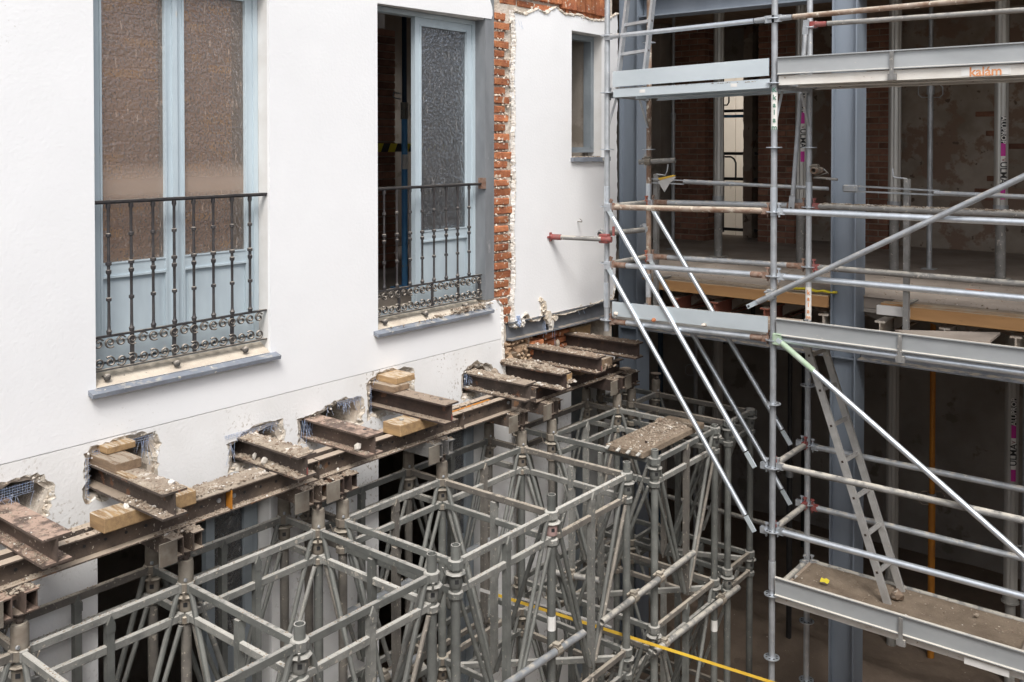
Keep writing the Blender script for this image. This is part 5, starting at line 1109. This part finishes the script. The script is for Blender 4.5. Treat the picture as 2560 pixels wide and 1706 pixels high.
def head(p, d, m_, par):
    """wedge head of a ledger: jaw round the rosette plus an upright wedge"""
    p = Vector(p); d = Vector(d); s = d.cross(Vector((0, 0, 1)))
    mb = MB(); c0 = p + d * 0.035
    mb.bar(c0, p + d * 0.095, 0.036, 0.05)
    mb.bar(c0 + d * 0.012 - Vector((0, 0, 0.045)), c0 + d * 0.010 + Vector((0, 0, 0.062)), 0.008, 0.026)
    mb.bar(c0 + d * 0.01 + Vector((0, 0, 0.052)) , c0 + d * 0.01 + Vector((0, 0, 0.066)), 0.030, 0.012)
    put(mb, 'wedge_head', m_, par)
def ledger(p0, p1, m_, h='galv', heads=True, caps=None, r=0.0242):
    p0 = Vector(p0); p1 = Vector(p1); d = (p1 - p0).normalized(); a = p0 + d * 0.085; b = p1 - d * 0.085
    o = put(MB().tube(a, b, r, 18), 'ledger', m_, sc)
    if heads: head(p0, d, h, o); head(p1, -d, h, o)
    if caps:
        L = (b - a).length
        put(MB().tube(a - d * 0.001, a + d * 0.10, r + 0.0008, 18), 'stained_end', caps, o); put(MB().tube(b + d * 0.001, b - d * 0.12, r + 0.0008, 18), 'stained_end', caps, o)
    return o
# bay 2 (right), outer
for z, m_, h in ((-0.505, 'new', 'new'), (-1.01, 'new', 'new'), (-1.505, 'new', 'new'), (-2.49, 'dirty', 'galv'), (-3.0, 'new', 'new')): ledger((SX0, SYR, z), (SX0, SYN, z), m_, h)
for z, m_, h in ((-0.50, 'dirty', 'red'), (-1.01, 'dirty', 'red'), (-2.52, 'galv', 'new'), (-3.03, 'galv', 'red'), (-3.50, 'dirty', 'galv')): ledger((SX1, SYR, z), (SX1, SYN, z), m_, h)
# mortar crust along the inner guard rail
mb = MB()
for _ in range(620): mb.rock((SX1 + rnd.gauss(0, 0.006), rnd.uniform(0.3, 2.86), -0.478 + rnd.uniform(0, 0.006)), rnd.uniform(0.005, 0.013), 0.7)
o = put(mb, 'mortar_crust', 'rubble', sc); o['kind'] = 'stuff'
# top guard rails with flattened ends
def flat_rail(p0, p1, m_, e0='galv', r=0.0205):
    p0 = Vector(p0); p1 = Vector(p1); d = (p1 - p0).normalized()
    o = put(MB().tube(p0 + d * 0.16, p1 - d * 0.16, r, 16), 'guard_rail', m_, sc)
    for e, g in ((p0, d), (p1, -d)):
        put(MB().tube(e + g * 0.15, e + g * 0.06, r, 14, r * 1.15), 'flattened_end', e0, o)
        put(MB().bar(e - g * 0.01, e + g * 0.07, 0.012, 0.056), 'flattened_end', e0, o)
    return o
flat_rail((SX0 - 0.03, SYR + 0.0, 0.985), (SX0 - 0.03, SYL, 0.955), 'new'); flat_rail((SX0 - 0.03, SYN, 1.0), (SX0 - 0.03, SYR, 0.985), 'rusty')
flat_rail((SX1 - 0.03, SYN, 0.97), (SX1 - 0.03, SYR, 1.01), 'dirty', 'red')
# bay 1 (left)
ledger((SX0, SYR, -0.505), (SX0, SYL, -0.535), 'rusty', 'rustcap'); ledger((SX0, SYR, -1.01), (SX0, SYL, -1.04), 'new', 'rustcap', caps='rustcap'); ledger((SX0, SYR, -1.505), (SX0, SYL, -1.54), 'new', 'rustcap', caps='rustcap')
ledger((SX1, SYR, -0.50), (SX1, SYL, -0.525), 'galv', 'rustcap', caps='rustcap'); ledger((SX1, SYR, -1.01), (SX1, SYL, -1.035), 'galv', 'rustcap', caps='rustcap')
# transoms
for y, z, m_, h in ((SYL, -0.53, 'dirty', 'primer'), (SYL, -1.04, 'dirty', 'primer'), (SYL, -1.54, 'galv', 'galv'), (SYR, -2.50, 'dirty', 'red'), (SYR, -3.01, 'dirty', 'red'), (SYR, -3.50, 'dirty', 'galv'), (SYR, 0.47, 'galv', 'galv'), (SYR, -1.51, 'galv', 'galv'), (SYL, 0.45, 'galv', 'galv')): ledger((SX0, y, z), (SX1, y, z), m_, h)
put(MB().tube((SX0 - 0.05, SYL + 0.045, -0.775), (SX1 + 0.06, SYL + 0.045, -0.79), 0.0242, 14, open_=True), 'tie_tube', 'dirty', sc)
for x in (SX0, SX1): coupler((x, SYL + 0.03, -0.78), (1, 0, 0), sc, 'galv')
# long stair-side diagonals across bay 1
def brace(p0, p1, m_='new', r=0.0215):
    p0 = Vector(p0); p1 = Vector(p1); d = (p1 - p0).normalized()
    o = put(MB().tube(p0 + d * 0.10, p1 - d * 0.14, r, 18), 'diagonal_brace', m_, sc)
    for e, g in ((p0, d), (p1, -d)):
        s = g.cross(Vector((1, 0, 0))).normalized()
        put(MB().bar(e, e + g * 0.13, 0.014, 0.036, up=s), 'flattened_end', 'sheet', o)
    return o
for x, sx in ((SX0, -0.04), (SX1, -0.04)):
    for z in (-0.54, -1.05):
        e0 = (x + sx, SYL - 0.03, z); e1 = (x + sx, SYR + 0.13, z - 1.99)
        o = brace(e0, e1); head((x, SYR, z - 1.97), (0, 1, 0), 'new', o); put(MB().cbox(x - .05, x - .01, SYL - .06, SYL - .0, z - .03, z + .04, .004), 'wedge_head', 'new', o)
o = brace((SX0 - 0.045, SYR - 0.05, -1.49), (SX0 - 0.045, 0.10, -3.52)); put(MB().tube((SX0 - 0.045, SYR - 0.085, -1.515), (SX0 - 0.045, SYR - 0.34, -1.695), 0.0225, 14), 'painted_end', 'green', o); put(MB().cbox(SX0 - .05, SX0 - .01, SYR - .085, SYR - .01, -1.54, -1.45, .006), 'painted_head', 'green', o)
o = brace((SX0 - 0.06, 3.17, -1.265), (SX0 - 0.06, -0.09, 0.53), 'galv'); coupler((SX0 - 0.05, 2.98, -1.16), (0, -0.88, 0.48), sc, 'galv')
put(MB().lathe((SX0 - 0.071, 3.155, -1.257), [(0, .009), (.004, .009)], 10, 'x'), 'pin_hole', 'black', o)
# hanging brace behind
o = put(MB().tube((SX1 - 0.05, SYR + 0.12, -0.42), (SX1 - 0.05, SYR + 0.02, 0.93), 0.019, 14), 'hanging_brace', 'galv', sc)
put(MB().bar((SX1 - .05, SYR + .135, -.55), (SX1 - .05, SYR + .122, -.42), 0.012, 0.05, up=(0, 1, 0)), 'flattened_end', 'galv', o); put(MB().bar((SX1 - .05, SYR + .02, .93), (SX1 - .05, SYR + .01, 1.05), 0.012, 0.05, up=(0, 1, 0)), 'flattened_end', 'galv', o)
put(MB().lathe((SX1 - 0.058, SYR + 0.133, -0.52), [(0, .009), (.002, .009)], 10, 'x'), 'pin_hole', 'black', o)
# stub tubes with couplers
t = thing('stub_tube', 'short open tube clamped high on the left inner pole', 'tube', (SX1, SYL, -0.14))
put(MB().tube((SX1 - 0.06, SYL + 0.07, -0.150), (SX1 + 0.02, SYL - 0.27, -0.130), 0.0242, 14, open_=True), 'tube', 'dirty', t); coupler((SX1 - 0.05, SYL - 0.02, -0.145), (0.2, -1, 0), t)
t = thing('stub_tube', 'short rusty tube end clamped on the right inner pole', 'tube', (SX1, SYR, -0.2))
put(MB().tube((SX1 - 0.13, SYR - 0.085, -0.20), (SX1 + 0.1, SYR - 0.06, -0.20), 0.026, 14, open_=True), 'tube', 'rusty', t); coupler((SX1 - 0.03, SYR - 0.07, -0.2), (1, 0, 0), t)
put(MB().path([(SX1, SYR - 0.12, -0.19), (SX1, SYR - 0.16, -0.22), (SX1, SYR - 0.045, -0.26), (SX1, SYR - 0.24, -0.275)], 0.011), 'swivel_bolt', 'dirty', t)
# red-ended wall tie
t = thing('wall_tie', 'red-ended tie tube from the left pole to the white wall', 'tube', (6.85, 4.75, -0.81))
put(MB().tube((6.93, 4.46, -0.815), (6.76, 4.965, -0.81), 0.021, 14), 'tube', 'dirty', t)
put(MB().tube((6.79, 4.88, -0.81), (6.76, 4.965, -0.81), 0.026, 12), 'red_sleeve', 'red', t); put(MB().tube((6.93, 4.44, -0.815), (6.91, 4.53, -0.814), 0.027, 12), 'red_sleeve', 'red', t)
put(MB().bar((6.758, 4.972, -0.85), (6.758, 4.972, -0.77), 0.016, 0.016).bar((6.72, 4.975, -0.81), (6.80, 4.975, -0.81), 0.016, 0.016), 'foot', 'red', t)
put(MB().cbox(6.90, 6.97, 4.47, 4.56, -.85, -.77, .008).tube((6.93, 4.42, -0.78), (6.93, 4.42, -0.70), 0.012, 8), 'coupler', 'red', t)
t = thing('wall_hook', 'small rusty ring bolt in the white wall by the left pole', 'hook', (7.22, 4.98, -0.72))
put(MB().tube((7.2, 4.99, -0.70), (7.19, 4.93, -0.70), 0.006, 8), 'bolt', 'dirty', t); put(MB().path([(7.19, 4.93, -.70), (7.175, 4.92, -.69), (7.165, 4.93, -.675), (7.175, 4.945, -.67)], 0.004), 'ring', 'dirty', t)

# platforms
def deck(x0, x1, y0, y1, zt, m_, h=0.07, dz=0.0, name='plank'):
    """steel plank with side flanges; dz lowers the y1 end"""
    mb = MB()
    def q(a, b, c, d, e, f): # box sheared in z with y
        vs = [(a, c, e), (b, c, e), (b, d, e - dz), (a, d, e - dz), (a, c, f), (b, c, f), (b, d, f - dz), (a, d, f - dz)]
        mb.add(vs, [(0, 3, 2, 1), (4, 5, 6, 7), (0, 1, 5, 4), (1, 2, 6, 5), (2, 3, 7, 6), (3, 0, 4, 7)])
    q(x0, x1, y0, y1, zt - 0.006, zt); q(x0, x0 + 0.004, y0, y1, zt - h, zt - 0.006); q(x1 - 0.004, x1, y0, y1, zt - h, zt - 0.006)
    q(x0 + 0.004, x0 + 0.03, y0, y1, zt - h, zt - h + 0.004); q(x1 - 0.03, x1 - 0.004, y0, y1, zt - h, zt - h + 0.004)
    return put(mb, name, m_, sc)
for k, (a, b) in enumerate(((6.955, 7.335), (7.345, 7.725))):
    deck(a, b, SYN + 0.05, SYR - 0.045, 0.543, 'plank', 0.072)
    o = deck(a, b, SYR + 0.03, SYL - 0.08, 0.525, 'sheet', 0.072, dz=0.028)
    a2, b2 = (7.012, 7.335) if k == 0 else (7.345, 7.668)
    deck(a2, b2, SYN + 0.05, SYR - 0.045, -1.47, 'plank', 0.05)
    deck(a2, b2, SYR + 0.03, SYL - 0.08, -1.455, 'plank', 0.05, dz=0.03)
    deck(a + 0.04, b - 0.02, SYN + 0.05, SYR - 0.02, -3.50, 'plank', 0.07)
for y in (4.12, 3.28): put(MB().box(6.9535, 6.9545, y, y + 0.055, 0.478 - (0.022 if y > 4 else .005), 0.505 - (0.022 if y > 4 else .005)), 'slot', 'label', sc)
def toe(x, y0, y1, z0, m_, h=0.15, dz=0.0, lip=True):
    mb = MB(); P = [(0, 0), (-0.018, 0.004), (-0.018, 0.010), (-0.004, 0.014), (-0.004, h - 0.014), (-0.022, h - 0.008), (-0.022, h), (0.004, h), (0.004, 0)] if lip else [(0, 0), (-0.006, 0), (-0.006, h), (0, h)]
    n = len(P); vs = [(x + p[0], y0, z0 + p[1]) for p in P] + [(x + p[0], y1, z0 + p[1] - dz) for p in P]
    mb.add(vs, [tuple(range(n))[::-1], tuple(range(n, 2 * n))] + [(i, (i + 1) % n, n + (i + 1) % n, n + i) for i in range(n)]); return put(mb, 'toe_board', m_, sc)
toe(6.948, SYN, SYR - 0.04, 0.547, 'oldboard', 0.138); toe(6.948, SYR + 0.03, SYL - 0.08, 0.548, 'sheet', 0.135, 0.033, False)
toe(6.948, SYN, SYR - 0.04, -1.466, 'oldboard', 0.135); toe(6.948, SYR + 0.03, SYL - 0.08, -1.452, 'sheet', 0.125, 0.03, False)
toe(6.948, SYN, SYR - 0.04, -3.497, 'oldboard', 0.150)
for z, y in ((0.547, 2.07), (-1.466, 2.0), (-3.497, 1.98)):
    put(MB().box(6.924, 6.93, y, y + 0.028, z - 0.075, z + 0.13).box(6.93, 6.952, y - 0.016, y + 0.044, z - 0.075, z - 0.03), 'toe_board_bracket', 'dirty', sc)
# brackets under the decks
for y in (SYR, SYL):
    for z in (0.43,): put(MB().bar((SX1 - 0.02, y, z - 0.26), (SX1 - 0.17, y, z), 0.02, 0.008), 'gusset', 'galv', sc); put(MB().bar((SX0 + 0.02, y, z - 0.26), (SX0 + 0.15, y, z), 0.02, 0.008), 'gusset', 'galv', sc)
# lettering on the scaffold (boards and poles)
st = put(MB().box(6.9525, 6.9545, 1.325, 1.63, 0.480, 0.535), 'sticker', 'label', sc)
text_mesh('kalám', 0.088, 'ink_o', (6.9515, 1.478, 0.503), (0, -1, 0), (0, 0, 1), 'lettering', st)
st = put(MB().box(6.9525, 6.9545, 1.30, 1.58, -3.562, -3.515), 'sticker', 'label', sc)
def pole_text(x, y, z0, chars, dz, m_, size, par, paper=True, r=0.0242):
    aa = math.atan2(-y, -x)
    if paper: lab_patch(x, y, z0 - dz * (len(chars) - 0.4), z0 + dz * 0.6, r, 'label', par, 'sticker', aa, 0.75)
    n_ = Vector((math.cos(aa), math.sin(aa), 0)); u = Vector((0, 0, 1)).cross(n_)
    for k, ch in enumerate(chars): text_mesh(ch, size, m_, Vector((x, y, z0 - dz * k)) + n_ * (r + 0.0035), u, (0, 0, 1), 'lettering', par)
stp = put(MB().tube((SX0, SYR, 0.13), (SX0, SYR, 0.42), 0.0248, 16), 'sticker', 'label', sc)
pole_text(SX0, SYR, 0.435, 'Kkalam', 0.058, 'ink_g', 0.055, stp, False, 0.0250)
stp = put(MB().tube((SX1, SYR, -1.46), (SX1, SYR, -1.18), 0.0248, 16), 'sticker', 'label', sc)
pole_text(SX1, SYR, -1.225, 'kalam', 0.052, 'ink_o', 0.052, stp, False, 0.0250)
# short ladder on the upper platform
def ladder(lab, f0, f1, t0, rungs, m_='ladder', w=0.055, d=0.025, first=0.18):
    f0, f1, t0 = Vector(f0), Vector(f1), Vector(t0); up_ = t0 - f0; L = up_.length; e = up_.normalized(); across = (f1 - f0)
    t = thing('ladder', lab, 'ladder', f0)
    nrm = across.normalized().cross(e)
    for p in (f0, f1): put(MB().bar(p, p + up_, d, w, up=nrm), 'side_rail', m_, t)
    for k in range(rungs):
        s_ = e * (first + 0.28 * k)
        if first + 0.28 * k < L: 
            put(MB().bar(f0 + s_, f1 + s_, 0.028, 0.028, up=e), 'rung', m_, t)
            put(MB().bar(f0 + s_ - across.normalized() * 0.0145, f0 + s_ - across.normalized() * 0.012, 0.018, 0.018, up=e), 'rung_socket', 'rust_d', t)
    return t
ladder('short aluminium ladder leaning up from the upper left platform', (7.33, 4.36, 0.55), (7.33, 4.64, 0.53), (7.62, 4.36, 1.9), 5, 'galv', first=0.32)
ladder('long grey aluminium ladder leaning on the lowest dirt-covered platform', (7.33, 2.205, -3.49), (7.61, 2.185, -3.49), (7.33, 2.86, -1.56), 7, first=0.24)

# dirt on decks
hp = heap(7.0, 7.70, 0.0, 2.93, -3.50, 0.03, 26, 110, 1); solo(hp, 'platform_dirt', 'dirt', 'brown dirt spread over the lowest scaffold platform', 'dirt', kind='stuff')
rubble('platform_stones', 'pale stones lying in the dirt of the lowest platform', [(7.02, 7.68, 1.2, 2.9, -3.485, 420)], 'rubble', smin=0.003, smax=0.014)
for (x, y, r, m_, lab) in ((7.42, 2.17, 0.055, 'rubble_d', 'brown lump of mortar between the feet of the long ladder'), (7.12, 2.55, 0.020, 'rubble_w', 'white chip left of the long ladder foot'), (7.16, 2.03, 0.022, 'rubble_w', 'white chip right of the long ladder foot'), (7.5, 1.62, 0.022, 'rubble', 'beige stone on the dirt at right')):
    solo(MB().rock((x, y, -3.47 + r * 0.5), r, 0.9), 'stone', m_, lab, 'stone')
t = solo(MB().prism([(0, 0), (0.06, 0.014), (0.10, 0.0), (0.115, 0.03), (0.07, 0.05), (0.04, 0.03), (0.005, 0.04)], (7.30, 2.72, -3.455), (0, -0.6, 0), (0.4, 0, 0.35), (0.012, 0, 0.012)), 'plastic_scrap', 'yellow', 'crumpled yellow plastic scrap on the dirt platform', 'scrap')
solo(MB().cbox(7.05, 7.6, 0.95, 1.27, -3.47, -3.45, 0.003), 'concrete_slab', 'conc', 'grey concrete piece at the right end of the dirt platform', 'slab')
rubble('deck_grit', 'grit showing under the upper left toe board', [(6.955, 6.965, SYR + 0.1, SYL - 0.1, 0.505, 260)], 'rubble', smin=0.004, smax=0.011)
for (y, z, m_, lab) in ((4.40, -1.447, 'mortar', 'brown mortar lump beside the left pole on the middle platform'), (4.02, -1.46, 'brick', 'red brick fragment under the middle left toe board'), (3.55, -1.445, 'rubble', 'beige mortar piece under the middle left toe board')):
    solo(MB().rock((6.935, y, z - 0.01), 0.028, 0.7), 'fragment', m_, lab, 'fragment')
mb = MB().prism([(0, 0), (0.14, 0.05), (0.19, 0.045), (0.12, -0.02), (0.07, -0.10), (0.03, -0.05)], (SX1 + 0.05, 4.45, -0.33), (0, -1, 0), (0, 0, 1), (0.004, 0, 0)); solo(mb, 'tape_scrap', 'tape_w', 'torn grey and yellow tape scrap on the rail by the left inner pole', 'tape')
mb = MB().prism([(0, 0.02), (0.17, 0.055), (0.19, 0.045), (0.02, 0.0)], (SX1 + 0.045, 4.45, -0.32), (0, -1, 0), (0, 0, 1), (0.002, 0, 0)); solo(mb, 'tape_strip', 'strap', 'yellow strip of tape on the rail by the left inner pole', 'tape')
mb = MB()
P = [(8.42, 3.42 - 0.06 * k, -1.33 + 0.02 * rnd.random()) for k in range(8)]
mb.path(P, 0.012, 6, 0.03); solo(mb, 'plastic_scrap', 'yellow', 'yellow plastic band lying on the floor edge left of middle column', 'scrap')
solo(MB().cbox(9.3, 9.42, 2.0, 2.15, -1.345, -1.32, 0.004), 'brick_fragment', 'brick', 'red brick fragment on the dusty upper floor', 'brick')
